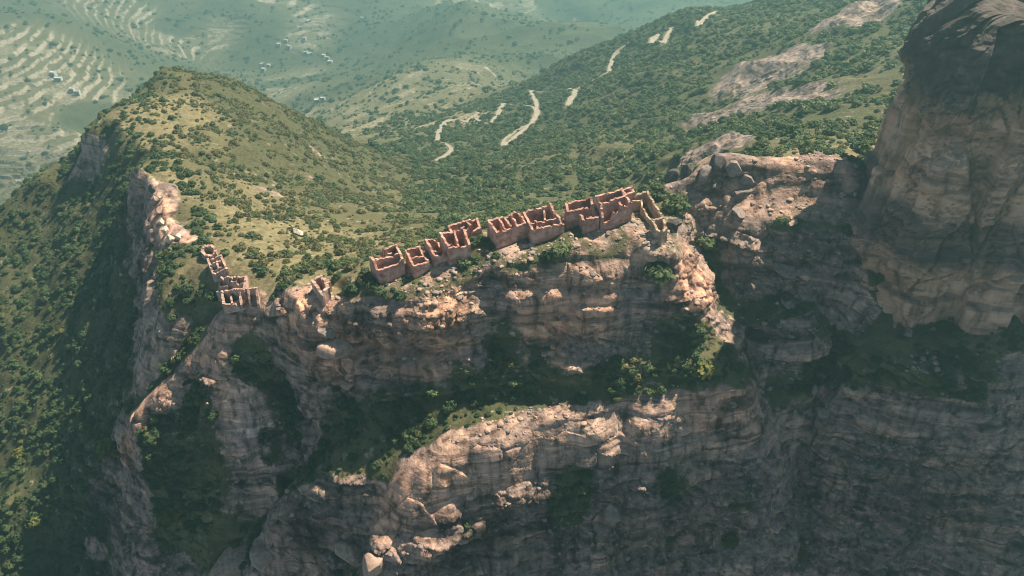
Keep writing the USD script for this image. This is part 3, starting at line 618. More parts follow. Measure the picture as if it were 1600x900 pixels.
# ------------------------------------------------------------------ ruined houses
def wall_material(name, a, b, c):
    return mat(name, {
        'geo': ('geometry', {}),
        'm': ('mapping', {'scale': (1.0, 1.0, 2.2)}), 'v': ('voronoi_texture', {'scale': 2.1}),
        'n': ('noise_texture', {'scale': .5, 'detail': 5.0, 'roughness': .65}), 'r': ('rgb_ramp', {'ramp': [(.35, a), (.5, b), (.66, c)]}),
        'vr': ('rgb_ramp', {'ramp': [(.0, (.72, .72, .72)), (.5, (1, 1, 1)), (1.0, (1.15, 1.12, 1.08))]}), 'bw': ('rgb_to_bw', {}),
        'mul': ('mix', {'mix_type': 'multiply', 'fac': .8}),
        'mn': ('noise_texture', {'scale': 3.0, 'detail': 4.0}),
        'bump': ('bump', {'strength': .7, 'distance': .12}), 'p': ('principled_bsdf', {'roughness': .95, 'specular_ior_level': .1})},
        [('geo.position', 'm.vector'), ('m.vector', 'v.vector'), ('geo.position', 'n.vector'), ('n.fac', 'r.fac'), ('v.color', 'bw.color'), ('bw.val', 'vr.fac'), ('r.color', 'mul.color1'), ('vr.color', 'mul.color2'),
         ('geo.position', 'mn.vector'), ('mn.fac', 'bump.height'), ('bump.normal', 'p.normal'), ('mul.color', 'p.base_color')])
M['red_wall'] = wall_material('red_stone_wall', (.2, .1, .07), (.36, .19, .14), (.5, .3, .23))
M['tan_wall'] = wall_material('tan_stone_wall', (.22, .145, .095), (.34, .235, .16), (.45, .33, .23))
M['pink_wall'] = wall_material('pink_stone_wall', (.24, .14, .105), (.36, .23, .175), (.47, .33, .26))

def wall_mesh(a, b, z0, tops, t=.62, seed=0, e0=0.0, e1=0.0):
    """a rubble wall from a to b: tops = [(share of the way, height)], its crest ragged"""
    r = np.random.default_rng(seed)
    a, b = np.asarray(a, float), np.asarray(b, float); d = b - a; L = np.hypot(*d); d = d / L; nn = np.array([-d[1], d[0]])
    a = a - d * e0; L = L + e0 + e1
    n = max(3, int(L / .42) + 1); s = np.linspace(0, 1, n)
    zt = np.interp(s, [q[0] for q in tops], [q[1] for q in tops])
    zt = zt + r.normal(0, .13, n) - np.where(r.random(n) < .14, r.random(n) * .8, 0) - .5 * np.maximum(0, noise(np.stack([s * L / 1.8, 0 * s, 0 * s], -1), seed) - .55) * 2
    lv = [0, .35, .7, .9, 1.0]
    V, q = [], []
    for side in (1, -1):
        for f in lv:
            z = z0 + (zt - z0) * f
            bat = t * (.5 + .10 * (1 - f))                     # walls lean in a little as they rise
            off = side * (bat + r.normal(0, .03, n))
            V.append(np.stack([a[0] + d[0] * L * s + nn[0] * off, a[1] + d[1] * L * s + nn[1] * off, z], 1))
    V = np.vstack(V); nl = len(lv); g = lambda k, i: k * n + i
    Fc = []
    for i in range(n - 1):
        for k in range(nl - 1):
            Fc.append((g(k, i), g(k, i + 1), g(k + 1, i + 1), g(k + 1, i)))
            Fc.append((g(nl + k, i + 1), g(nl + k, i), g(nl + k + 1, i), g(nl + k + 1, i + 1)))
        Fc.append((g(nl - 1, i), g(nl - 1, i + 1), g(2 * nl - 1, i + 1), g(2 * nl - 1, i)))
    for i, flip in ((0, False), (n - 1, True)):
        for k in range(nl - 1):
            f = (g(k, i), g(k + 1, i), g(nl + k + 1, i), g(nl + k, i))
            Fc.append(f[::-1] if not flip else f)
    return V, np.array([f[::-1] for f in Fc])

def on_land(px, py, h):
    """plan point of a wall top seen at a pixel, h above the land, and that height"""
    z = -10.0
    for _ in range(9):
        p = at(px, py, z=z); g = float(height(p[:1], p[1:2])[0][0]); z = .45 * z + .55 * (g + h)
    return p[:2], g, z

HOUSES = []
def house(label, walls, zt=None, h=2.0, m='red_wall', t=.56, name='ruined_house', cat='house', group='ruined stone houses', low=None):
    """walls: (point, point, part name, [(share, drop below the top)]), points in pixels of the wall top"""
    pts = {}
    for w in walls:
        for q in w[:2]:
            if q not in pts:
                if zt is not None:
                    p = at(*q, z=zt); g = float(height(p[:1], p[1:2])[0][0]); pts[q] = (p[:2], g, zt)
                else: pts[q] = on_land(*q, h)
    c = np.mean([v[0] for v in pts.values()], 0); gz = min(v[1] for v in pts.values())
    root = thing(name, label, cat, (c[0], c[1], gz), 0, group)
    for k, w in enumerate(walls):
        (pa, ga, za), (pb, gb, zb) = pts[w[0]], pts[w[1]]
        drops = w[3] if len(w) > 3 and w[3] else [(0, 0), (1, 0)]
        z0 = min(ga, gb) - 2.2 - .013 * k
        tops = [(s, max(za + (zb - za) * s - dr, z0 + 1)) for s, dr in drops]
        nm = w[2] if len(w) > 2 else 'wall'
        V, Fc = wall_mesh(pa, pb, z0, tops, t * (.8 if nm == 'partition' else 1), seed=len(HOUSES) * 50 + k, e0=(t * .49 if nm == 'wall' else -.1), e1=(-t * .51 - .02 if nm == 'wall' else -.1))
        V = V - np.array([c[0], c[1], gz])
        obj(nm, (V, Fc), M[m], root)
    HOUSES.append((c, max(np.hypot(*(v[0] - c)) for v in pts.values()) + .8))
    return root
def ring(*p): return list(zip(p, p[1:] + p[:1]))
def loop(pts, drops={}): return [(a, b, 'wall', drops.get(i)) for i, (a, b) in enumerate(ring(*pts))]

house('roofless red stone house at the left end of the row, stub of masonry inside', loop([(578.4,399.3),(591.3,415.8),(628.7,403.3),(618,379.8)], {0:[(0,0),(.55,.1),(.6,.8),(1,1.2)],1:[(0,1.1),(.8,1.2),(1,.2)],3:[(0,0),(.55,.1),(.62,1.2),(.85,1.6),(1,.6)]})
      + [((587.5,404.5),(625.5,394.5),'partition',[(0,.3),(1,.2)]),((605,394.5),(612.5,392),'masonry_stub',[(0,.1),(1,.2)])], zt=5.0)
house('small red stone ruin second from the left in the row, two open rooms', loop([(634.9,391.3),(646.4,414),(669,405.6),(655,384.7)], {1:[(0,0),(.3,.5),(.5,.1),(.8,.5),(1,0)],2:[(0,.2),(.5,.9),(1,.1)]})
      + [((643.5,402),(663,396.5),'partition',[(0,.2),(1,.5)])], zt=4.2)
house('broken red ruin with a breached front wall between second and tall fourth house', loop([(664.9,373.3),(679,395.5),(697.8,391),(684,369)], {0:[(0,0),(1,.3)],1:[(0,.2),(.5,1.4),(1,.6)],2:[(0,.8),(.6,2.6),(1,2.0)],3:[(0,2.0),(.5,.6),(1,0)]})
      + [((672,384),(691,379),'partition',[(0,1.6),(1,2.2)])], zt=5.6)
house('tall red stone ruin with a deep dark room, fourth from the left', loop([(688,363.5),(702,385.8),(733,379.5),(724,355)], {1:[(0,0),(.4,.3),(.55,.9),(.8,.4),(1,.1)],3:[(0,0),(.5,.6),(1,.3)]})
      + [((709.5,359.5),(716.5,382.5),'partition',[(0,0),(1,.3)]),((695,373),(712,368),'partition',[(0,2.2),(1,2.0)])], zt=7.6)
house('low red ruin behind the tall fourth house, with a thick corner block', loop([(701.5,352),(706,359.5),(736,352),(729,345)], {0:[(0,0),(1,.8)],1:[(0,1.2),(1,.6)]})
      + [((729,345.5),(745,341),'wall',None),((745,341),(750,353.5),'wall',[(0,0),(1,.5)]),((750,353.5),(735,358),'wall',[(0,.4),(1,.8)])], zt=6.4)
house('long red stone house with four rooms in a line, mid row', loop([(763.5,343.5),(776.5,362.5),(823,347),(809,330.5)], {1:[(0,0),(.28,.2),(1,0)],3:[(0,0),(.3,.2),(.38,.9),(.55,.3),(1,0)]})
      + [((779.5,339.5),(790,357.5),'partition',None),((789,337),(799,354),'partition',[(0,.6),(1,.1)]),((798,334),(808.5,351.5),'partition',None)], zt=9.4)
house('red stone house with a peaked back corner, above the big bush', loop([(818.7,331),(832,357),(880,347.5),(858.7,322)], {0:[(0,0),(1,0)],1:[(0,.1),(1,.2)],2:[(0,.5),(.35,0),(.8,-.2),(1,-1.3)],3:[(0,-1.2),(.2,-.2),(1,0)]})
      + [((826.7,346),(872.5,338.5),'partition',[(0,.5),(.45,.6),(.5,1.6),(.56,.4),(1,.1)]),((836,338.5),(841,350.5),'partition',[(0,.9),(.5,.3),(1,1.4)]),((850,325),(852,341),'partition',[(0,.3),(1,.9)])], zt=9.6)
house('red stone house with a collapsed front corner, sixth along the row', loop([(884.5,317.5),(887.5,330),(926,321.5),(923.5,309.5)], {0:[(0,0),(1,0)]})
      + [((926,321.5),(934.5,337.5),'wall',[(0,0),(1,.2)]),((934.5,337.5),(914,340),'wall',[(0,.1),(.5,.5),(1,.2)]),((914,340),(907,327),'wall',[(0,.3),(.4,1.2),(1,.5)]),((922,332),(924.5,337.5),'masonry_stub',[(0,.8),(1,.4)])], zt=11.7)
house('highest red house of the row, square back room and ragged front wall', loop([(932,305.5),(939,316.5),(977,306),(971.5,294.5)], {0:[(0,0),(1,0)],3:[(0,0),(.3,.4),(1,.1)]})
      + [((977,306),(986.5,316.5),'wall',None),((986.5,316.5),(973,319.5),'wall',[(0,0),(1,.3)]),((973,319.5),(967.5,312),'wall',[(0,.2),(1,.6)]),((939,316.5),(943.5,330),'wall',[(0,.2),(1,2.0)]),((943.5,330),(972,320),'wall',[(0,2.6),(.3,3.6),(.5,3.2),(.55,1.2),(.65,.9),(.7,1.9),(1,1.4)])], zt=14.0)
house('little square red stone annex behind the highest house of the row', loop([(972,295.5),(977.5,303),(990,299),(986.5,291.5)]), zt=13.4, name='ruined_annex', cat='annex')
house('tan walled ruined yard at the right end of the row', [((981,304.5),(1011.5,298.2),'wall',[(0,.3),(1,0)]),((1011.5,298.2),(1037,337),'wall',[(0,0),(1,.6)]),((988,310.5),(1003,307.5),'partition',[(0,.5),(1,.7)]),((1003,307.5),(1004,317),'partition',[(0,.7),(1,1.2)]),((1006,316),(1022,336),'partition',[(0,1.6),(.5,2.4),(1,1.8)]),
       ((1020,340),(1037,337),'partition',[(0,.6),(1,.4)]),((1020,340),(1035.5,356),'wall',[(0,.5),(.4,1.4),(.6,1.8),(1,1.2)]),((1035.5,356),(1042,351.5),'wall',[(0,1.2),(1,1.0)]),((1042,351.5),(1037,337),'wall',[(0,1.0),(1,.7)])], zt=12.4, m='tan_wall', name='ruined_yard', cat='ruin')
house('low dry stone retaining wall below the tan ruined yard', [((1006,377),(1025,373),'wall',[(0,.4),(1,.2)]),((1025,373),(1044,368.5),'wall',[(0,.2),(1,0)])], h=1.2, m='tan_wall', name='retaining_wall', cat='wall', group=None)
th_ = [(335 + 0, 0)]
circ = [(325.5 + 10.5 * math.cos(a), 390.5 + 7.2 * math.sin(a)) for a in np.linspace(0, 2 * math.pi, 13)[:-1]]
house('round stone enclosure at the top of the left cluster of ruins', loop(circ), h=1.7, m='pink_wall', t=.7, name='round_ruin', cat='ruin')
house('narrow stone ruin with two small rooms, just below the round enclosure', loop([(324.7,405),(334,428.7),(354,419),(344.7,398.7)])
      + [((328,412.5),(348,405.5),'partition'),((338.5,409),(342,419),'partition'),((332.5,423),(350.5,413.5),'partition')], h=2.2, m='pink_wall')
house('six-roomed pale stone ruin on the ridge, behind the four-roomed one', loop([(344,433),(339.5,456),(380,450.5),(385,430.5)])
      + [((357.5,432),(355,453),'partition'),((370.5,431.5),(367,452),'partition'),((342,447),(356,446.5),'partition'),((357,440.5),(370,439),'partition'),((369,443.5),(382,442.5),'partition')], h=2.4, m='pink_wall')
house('four-roomed pale stone ruin at the lip of the pink rock slab', loop([(347,455.5),(349,474),(403,472),(400.5,448.5)], {1:[(0,0),(.4,.4),(.5,1.5),(1,1.3)]})
      + [((360,454),(362,472.5),'partition'),((373.5,452.5),(375.5,472),'partition',[(0,0),(1,.8)]),((387,450.5),(389,468),'partition',[(0,0),(.7,.6),(1,1.2)])], h=3.0, m='pink_wall')
house('lone notched stone ruin on the grass left of the row', loop([(488.5,436),(504,459.5),(512,448.5),(509,441),(513,438),(501,430)], {0:[(0,.2),(1,0)]}), h=3.6, m='pink_wall', t=.75)
# ------------------------------------------------------------------ rocks
def boulder_mesh(seed, subdiv=3, planes=14):
    r = np.random.default_rng(seed)
    m = trimesh.creation.icosphere(subdivisions=subdiv)
    v = np.array(m.vertices)
    for _ in range(planes):                                    # hew flat faces
        d = r.normal(size=3); d /= np.linalg.norm(d); h = r.uniform(.48, .78)
        e = np.maximum(v @ d - h, 0); v = v - e[:, None] * d * .92
    v = v * (1 + .16 * (fbm(v * 2.2 + seed, 3, seed) - .5)[:, None])
    return v * np.array([1, r.uniform(.7, .95), r.uniform(.6, .85)]), np.array(m.faces)
def rock_material(name, c0, c1):
    return mat(name, {'tc': ('geometry', {}), 'n': ('noise_texture', {'scale': .9, 'detail': 6.0, 'roughness': .65}), 'r': ('rgb_ramp', {'ramp': [(.35, c0), (.65, c1)]}),
        'nb': ('noise_texture', {'scale': 2.4, 'detail': 7.0}), 'bump': ('bump', {'strength': .7, 'distance': .2}), 'p': ('principled_bsdf', {'roughness': .92, 'specular_ior_level': .12})},
        [('tc.position', 'n.vector'), ('n.fac', 'r.fac'), ('r.color', 'p.base_color'), ('tc.position', 'nb.vector'), ('nb.fac', 'bump.height'), ('bump.normal', 'p.normal')])
M['pink_rock'] = rock_material('pink_sandstone', (.22, .14, .105), (.4, .28, .21))
M['grey_rock'] = rock_material('grey_sandstone', (.12, .092, .078), (.25, .195, .165))
M['dark_rock'] = rock_material('dark_varnished_rock', (.03, .028, .028), (.11, .09, .08))
M['pale_rock'] = rock_material('pale_limestone', (.3, .25, .185), (.5, .43, .33))
# z-buffer of the finished land, to see what is in view
ZB = np.full((226, 402), 1e9)
def splat(P):
    px, py, d = to_px(P); i, j = (py / 4).astype(int), (px / 4).astype(int)
    ok = (i >= 0) & (i < 226) & (j >= 0) & (j < 402) & (P[:, 1] > 5)
    np.minimum.at(ZB, (i[ok], j[ok]), d[ok])
splat(TP); splat(TV)
TREE = cKDTree(np.stack(to_px(TP)[:2], 1))
_d = to_px(TP)[2]
def seen(px, py, r=4):
    """the surface point in view at a pixel of the finished land"""
    i = TREE.query_ball_point((px, py), r)
    if not i: i = [TREE.query((px, py))[1]]
    i = np.array(i); return TP[i[np.argmin(_d[i])]]
def in_view(P, tol=1.02):
    px, py, d = to_px(P); i, j = (py / 4).astype(int), (px / 4).astype(int)
    ok = (px > 0) & (px < 1600) & (py > 0) & (py < 900) & (P[:, 1] > 5)
    return ok & (d < np.where(ok, ZB[np.clip(i, 0, 225), np.clip(j, 0, 401)], 0) * tol + 2)

def boulder(px, py, w, label, m='pink_rock', seed=0, sc=(1, 1, 1), sink=.25, name='boulder', cat='boulder', group=None, parts=1, rz=None):
    p = seen(px, py); d = to_px(p)[2]; r = .5 * w * d / F
    V, Fc = boulder_mesh(seed or int(px * 7 + py))
    V = V * np.array(sc) * r
    a = (px * 13.7) % 6.28 if rz is None else rz; c, s = math.cos(a), math.sin(a)
    V = V @ np.array([[c, s, 0], [-s, c, 0], [0, 0, 1]])
    loc = p + np.array([0, 0, r * sc[2] * (.7 - sink)])
    prim = usdkit.mesh(stage, numbered(name), (V, Fc), M[m], smooth=20)
    UsdGeom.Xformable(prim).AddTranslateOp().Set(Gf.Vec3d(*map(float, loc)))
    tag(prim.GetPrim(), label, cat, group)
    return loc, r
boulder(524,552,62,'big sunlit pink boulder perched at the left corner of the upper cliff', sc=(1,.8,.75), seed=3, rz=.3)
boulder(508,528,36,'mossy flat boulder behind the perched pink boulder', 'grey_rock', seed=4)
boulder(540,608,34,'wedge of red rock under the perched pink boulder', seed=8, sc=(.8,.8,1.2))
boulder(1056,352,30,'round dark boulder at the right end of the house row', 'dark_rock', seed=6, sc=(1,1,.9), sink=.1)
boulder(1274,612,26,'tall pale boulder, topmost of three stuck in the dark gully', 'grey_rock', seed=11, sc=(.8,.8,1.3))
boulder(1280,648,32,'pale boulder at the bottom of the three in the dark gully', 'grey_rock', seed=12)
boulder(1264,645,16,'smallest pale boulder of the three in the dark gully', 'grey_rock', seed=13)
boulder(918,806,30,'grey fallen block, left of two under the overhang', 'grey_rock', seed=14, sc=(.8,.8,1.2))
boulder(958,800,44,'larger grey fallen block, right of two under the overhang', 'grey_rock', seed=15)
boulder(545,865,66,'pinkish boulder, upper one of the pair at the bottom edge', seed=16, sc=(1,.9,1.1))
boulder(585,888,62,'pinkish boulder, lower one of the pair at the bottom edge', seed=17)
boulder(370,885,90,'broad pinkish rock head at the bottom edge, left of the pair', seed=18, sc=(1.1,.9,.8))
boulder(410,878,50,'knobbly pinkish rock beside the broad rock head at the bottom edge', seed=28)
boulder(270,565,20,'white boulder on the left rock rib', 'pale_rock', seed=19)
boulder(1417,522,22,'pale boulder lying at the foot of the rock tower', 'grey_rock', seed=20)
boulder(1310,570,18,'tall narrow pale rock at the head of the shelf left of the tower', 'grey_rock', seed=21, sc=(.6,.6,1.4))
boulder(935,545,14,'small pale rock on the dark vegetated ledge under the houses', 'grey_rock', seed=22)
boulder(465,362,24,'white rock outcrop in the hill scrub', 'pale_rock', seed=23, sc=(1.2,.7,.6))
for k, (x, y, w) in enumerate([(1048,272,44),(1075,262,34),(1100,262,40),(1122,252,44),(1148,258,38),(1165,272,26)]):
    boulder(x, y + 8, w, ['leftmost dark crag in the row of standing rocks right of the houses','narrow dark crag second in the row of standing rocks','grey crag third in the row of standing rocks','tallest dark crag in the row of standing rocks','broad grey crag fifth in the row of standing rocks','small end crag nearest the tower in the row of standing rocks'][k], 'dark_rock' if k in (0, 1, 3) else 'grey_rock', seed=60 + k, sc=(1.05, .9, 1.15), sink=.5, name='crag', cat='crag', group='standing rocks beside the col')
for k, (x, y, w) in enumerate([(236,296,20),(240,314,20),(247,330,18),(250,348,18),(258,362,20),(266,374,20),(282,372,16),(248,310,12)]):
    boulder(x, y, w, ['topmost dark block on the left outcrop crest', 'second block from the top on the left outcrop crest', 'fourth block from the top on the left outcrop crest', 'fifth block from the top on the left outcrop crest', 'sixth block from the top on the left outcrop crest', 'last but one block on the left outcrop crest', 'lowest block of the left outcrop crest, above the round ruin', 'third block from the top, set right on the left outcrop crest'][k], 'pale_rock' if k > 2 else 'dark_rock' if k == 0 else 'pink_rock', seed=70 + k, sc=(.9, .8, 1.1), name='outcrop_block', cat='rock', group='blocks along the left outcrop crest')
for k, (x, y, w) in enumerate([(1195,295,44),(1160,302,30),(1225,318,44),(1200,345,36),(1275,300,40),(1150,330,30),(1240,345,26),(1225,420,44),(1180,440,34),(1255,430,40),(1230,470,36),(1130,372,26),(1165,395,22),(1205,455,26),(1290,330,30)]):
    if k in (0, 2, 3, 4): continue
    boulder(x, y, w, ['broad flat sandstone slab under the sunlit col top','narrow block high on the left of the broken slope under the col','long block just below the broad slab under the col','unused','block to the right of the broad slab under the col','block lower left of the narrow block under the col','block right of centre on the upper broken slope','lower slab on the broken slope, middle of three','lower block on the broken slope, left of three','lower block on the broken slope, right of three','lowest slab on the broken slope, above the gully','small stone at the left of the broken slope','small stone in the middle of the broken slope','small stone above the lowest slab on the broken slope','block closest to the rock tower under the col'][k], 'pink_rock' if k % 3 == 0 else 'grey_rock', seed=90 + k, sc=(1.2, .9, .55), sink=.55, name='slope_block', cat='rock', group='blocks on the slope left of the tower')

# ------------------------------------------------------------------ shrubs
def leaf_material(name, a, b, tr=.25):
    return mat(name, {'oi': ('object_info', {}), 'geo': ('geometry', {}), 'n': ('noise_texture', {'scale': .045, 'detail': 3.0}), 'add': ('math', {'math_type': 'multiply_add', 'value2': .9, 'value3': -.2}), 'ad2': ('math', {'math_type': 'multiply_add', 'value2': .5}),
        'isl': ('math', {'math_type': 'multiply_add', 'value2': .35}), 'r': ('rgb_ramp', {'ramp': [(.1, a), (.9, b)]}),
        'd': ('principled_bsdf', {'roughness': .7, 'specular_ior_level': .2}), 't': ('translucent_bsdf', {}), 'mx': ('mix_closure', {'fac': tr})},
        [('oi.random', 'ad2.value1'), ('geo.position', 'n.vector'), ('n.fac', 'add.value1'), ('add.value', 'ad2.value3'), ('geo.random_per_island', 'isl.value1'), ('ad2.value', 'isl.value3'), ('isl.value', 'r.fac'), ('r.color', 'd.base_color'), ('r.color', 't.color'), ('d.BSDF', 'mx.closure1'), ('t.BSDF', 'mx.closure2')], surface='mx.closure')
M['leaf_dark'] = leaf_material('dark_green_leaves', (.045, .075, .03), (.1, .14, .055), .35)
M['leaf_mid'] = leaf_material('green_leaves', (.06, .092, .034), (.155, .18, .075), .35)
M['leaf_olive'] = leaf_material('olive_leaves', (.085, .09, .036), (.17, .155, .065), .35)
M['leaf_bright'] = leaf_material('yellow_green_leaves', (.09, .11, .02), (.18, .17, .04), .35)
M['bark'] = rock_material('grey_bark', (.05, .04, .03), (.12, .1, .075))
def crown(seed, lobes=7, leaves=55, flat=.75, size=.17):
    """leaf tufts over the lobes of a bush of radius 1 standing on the ground"""
    r = np.random.default_rng(seed); V, Fc, N = [], [], []
    for k in range(lobes):
        a = 2 * math.pi * (k + r.random() * .6) / max(1, lobes - 1); rad = 0 if k == 0 else r.uniform(.38, .62)
        c = np.array([rad * math.cos(a), rad * math.sin(a), flat * (r.uniform(.75, .95) if k == 0 else r.uniform(.38, .75))]); R = r.uniform(.36, .56)
        core = trimesh.creation.icosphere(subdivisions=1); v = np.array(core.vertices); nv = v.copy()
        v = c + v * R * .66 * np.array([1, 1, .85]); o = sum(len(q) for q in V); V.append(v); Fc.append(np.array(core.faces) + o); N.append(nv)
        d = r.normal(size=(leaves, 3)); d[:, 2] = np.abs(d[:, 2]) * 1.1 - .35; d /= np.linalg.norm(d, axis=1, keepdims=True)
        p = c + d * R * r.uniform(.6, 1.3, (leaves, 1)) * np.array([1, 1, .9])
        t = np.cross(d, r.normal(size=(leaves, 3))); t /= np.linalg.norm(t, axis=1, keepdims=True); b = np.cross(d, t) + .35 * d; s = size * r.uniform(.6, 1.3, (leaves, 1))
        o = sum(len(q) for q in V)
        t = np.where((np.cross(t, b) * d).sum(1, keepdims=True) > 0, t, -t)      # the upper side of each leaf faces out
        V.append(np.stack([p - t * s, p - b * s * .6, p + t * s, p + b * s * 1.2], 1).reshape(-1, 3)); i = o + 4 * np.arange(leaves)
        Fc += [np.stack([i, i + 1, i + 2], 1), np.stack([i, i + 2, i + 3], 1)]; N.append(np.repeat(d * .8 + r.normal(0, .28, (leaves, 3)), 4, 0))
    V, Fc, N = np.vstack(V), np.vstack(Fc), np.vstack(N); V[:, 2] = np.maximum(V[:, 2], -.15)
    return V, Fc, N / np.linalg.norm(N, axis=1, keepdims=True)
def leafy(path, data, m):
    V, Fc, N = data
    g = usdkit.mesh(stage, path, (V, Fc), m); g.CreateNormalsAttr(Vt.Vec3fArray.FromNumpy(N.astype(np.float32))); g.SetNormalsInterpolation('vertex'); return g
def trunk_mesh(h=.7, r=.07, seed=0):
    rr = np.random.default_rng(seed); parts = []
    for k in range(4):
        top = np.array([rr.uniform(-.45, .45), rr.uniform(-.45, .45), h]) if k else np.array([0, 0, h])
        c = trimesh.creation.cylinder(radius=r * (1 if k == 0 else .6), segment=[[0, 0, -.25], top * (1 if k == 0 else .9)], sections=6)
        parts.append(c)
    return trimesh.util.concatenate(parts)
KINDS = [('leaf_dark', .8), ('leaf_mid', .75), ('leaf_olive', .6), ('leaf_bright', .7), ('leaf_mid', .95), ('leaf_dark', .65)]
CROWNS = [crown(300 + k, lobes=6 + k % 3, flat=KINDS[k][1]) for k in range(6)]
PROTO = {}
def bush(p, r, kind, label, group=None, cat='bush', rz=0.0, zs=1.0, name='bush'):
    sc = (r, r, r * zs)
    if kind not in PROTO:
        root = thing(name, label, cat, p, rz, group, sc)
        obj('trunk', trunk_mesh(seed=kind), M['bark'], root)
        leafy(numbered('crown', str(root.GetPath())), CROWNS[kind], M[KINDS[kind][0]])
        PROTO[kind] = root
        return root
    src = PROTO[kind]
    x = thing(name, label, cat, p, rz, group, sc)
    x.GetReferences().AddInternalReference(src.GetPath()); x.SetInstanceable(True)
    tag(x, label, cat); 
    if group: tag(x, group=group)
    else: x.SetCustomDataByKey('group', '')
    return x
# single ones that stand out
for px, py, w, kind, label in [
    (876,384,36,1,'big round green bush below the house with the peaked back corner'), (858,392,22,0,'dark bush hugging the left of the big round bush under the houses'),
    (1056,312,40,1,'round green tree beside the standing rocks at the end of the row'), (1026,300,24,0,'dark bush left of the round tree at the end of the row'),
    (1032,418,46,1,'spreading bush on the rock terrace below the walled yard'), (1103,572,36,3,'yellow-green bush on the ledge at the right end of the cliff'),
    (1105,378,30,1,'round bush in the hollow right of the houses'), (168,690,40,3,'bright yellow-green bush on the dark left slope'), (30,702,24,3,'bright round bush at the far left edge'),
    (30,718,16,1,'small bush under the bright one at the far left edge'), (268,798,40,3,'yellow-green bush between the rock ribs at lower left'), (255,790,36,0,'dark bush next to the yellow-green bush at lower left'),
    (1140,835,32,3,'yellow-green bush on the lowest ledge of the middle cliff'), (498,436,14,0,'dark bush behind the lone notched ruin'), (195,425,20,1,'light round bush beside the left crag'),
    (260,570,28,0,'dark bush on the left rock rib above the white boulder'), (330,462,24,0,'dark bush left of the four-roomed ruin'), (725,405,22,0,'dark bush below the tall ruin'), (60,810,26,3,'olive bush at lower left')]:
    p = seen(px, py + w * .3); r = .5 * w * to_px(p)[2] / F
    bush(p - (0, 0, .1), r, kind, label, rz=(px * 31) % 360, cat='tree' if 'tree' in label else 'bush')
# the rest, spread over the land by what grows where
R = np.random.default_rng(77)
tri = TP[TF]; ar = .5 * np.linalg.norm(np.cross(tri[:, 1] - tri[:, 0], tri[:, 2] - tri[:, 0]), axis=1); cenP = tri.mean(1); cover = TA[TF].mean(1)
ppx, ppy, pd = to_px(cenP)
in_frame = (ppx > -250) & (ppx < 1850) & (ppy > -120) & (ppy < 1020) & (cenP[:, 1] > 30)
nzv = fbm(np.stack([cenP[:, 0] / 22, cenP[:, 1] / 22, 0 * cenP[:, 0]], -1), 3, 131)
nz2 = noise(np.stack([cenP[:, 0] / 5.5, cenP[:, 1] / 5.5, 0 * cenP[:, 0]], -1), 133)
free = np.clip(.15 + 2.2 * (nz2 - .3), .25, 1.4) * (1 - sstep(.25, .55, cover[:, 0])) * (1 - sstep(.2, .5, cover[:, 2])) * in_frame
def scatter(mask, spacing, clump):
    w = ar * mask * free * np.clip((nzv - clump) * 5, 0.03, 1); tot = w.sum() / spacing ** 2
    n = int(tot); i = R.choice(len(w), n, p=w / w.sum()); b = R.random((n, 2)); b = np.where(b.sum(1, keepdims=True) > 1, 1 - b, b)
    return tri[i, 0] + b[:, :1] * (tri[i, 1] - tri[i, 0]) + b[:, 1:] * (tri[i, 2] - tri[i, 0])
is_dark = is_hill | is_ridge; left_flank = is_ridge & (cx < np.interp(cy, [130, 150, 165, 172], [-95, -98, -85, -80])) | (is_hill & (cx < np.interp(cy, [165, 200, 230, 260, 300, 370], [-82, -88, -105, -125, -150, -160])))
SETS = []
def add(mask, spacing, clump, rmin, rmax, kinds, where):
    P = scatter(mask, spacing, clump); n = len(P)
    r = rmin * (rmax / rmin) ** (R.random(n) ** 2.0)
    for c, rad in HOUSES:
        k = np.hypot(P[:, 0] - c[0], P[:, 1] - c[1]) > rad * .8 + r * .5; P, r = P[k], r[k]
    SETS.append((P, r, R.choice(len(kinds), len(P), p=np.array([k[1] for k in kinds]) / sum(k[1] for k in kinds)), [k[0] for k in kinds], where))
add(is_slope, 2.25, .2, .8, 2.5, [(0, 3), (1, 3), (4, 2), (5, 2), (2, 1)], ('green shrub on the wooded slope across the saddle behind the houses', 'shrubs on the slope behind the houses'))
add(is_hill & ~left_flank, 1.65, .2, .35, 1.6, [(2, 6), (1, 3), (4, 1)], ('olive shrub on the right side of the grassy hill', 'shrubs on the grassy hill'))
add(left_flank, 1.6, .18, .35, 1.9, [(0, 6), (5, 5), (1, 1), (2, 1)], ('shrub on the shady slope at the left of the picture', 'shrubs on the shady left slope'))
add(is_ridge & ~left_flank, 1.15, .28, .35, 1.8, [(0, 4), (5, 3), (1, 2), (2, 2)], ('low shrub on the ledges of the rocky ridge', 'shrubs on the rock ledges'))
add(is_far & (cy < 1250) & (cx > -330), 6.5, .34, .9, 3.0, [(0, 3), (1, 3), (2, 2)], ('', ''))
add(is_far, 12.0, .42, 1.8, 5.0, [(0, 3), (1, 2), (5, 2)], ('', ''))
allP = np.vstack([s[0] for s in SETS]); allr = np.concatenate([s[1] for s in SETS]); si = np.concatenate([np.full(len(s[0]), k) for k, s in enumerate(SETS)])
kd = np.concatenate([np.array(s[3])[s[2]] for s in SETS])
size = allr / to_px(allP)[2] * in_view(allP + np.array([0, 0, .6]) * allr[:, None]) * (si < 4)
single = np.zeros(len(allP), bool); single[np.argsort(-size, kind='stable')[:280]] = True
rot = R.random(len(allP)) * 360; zs = R.uniform(.75, 1.2, len(allP)); order = np.where(single)[0]
RANK = ['nearest', 'second nearest', 'third nearest', 'fourth nearest', 'fifth nearest', 'sixth nearest', 'seventh nearest', 'eighth nearest', 'ninth nearest', 'tenth nearest', 'eleventh nearest', 'twelfth nearest', 'thirteenth nearest', 'fourteenth nearest']
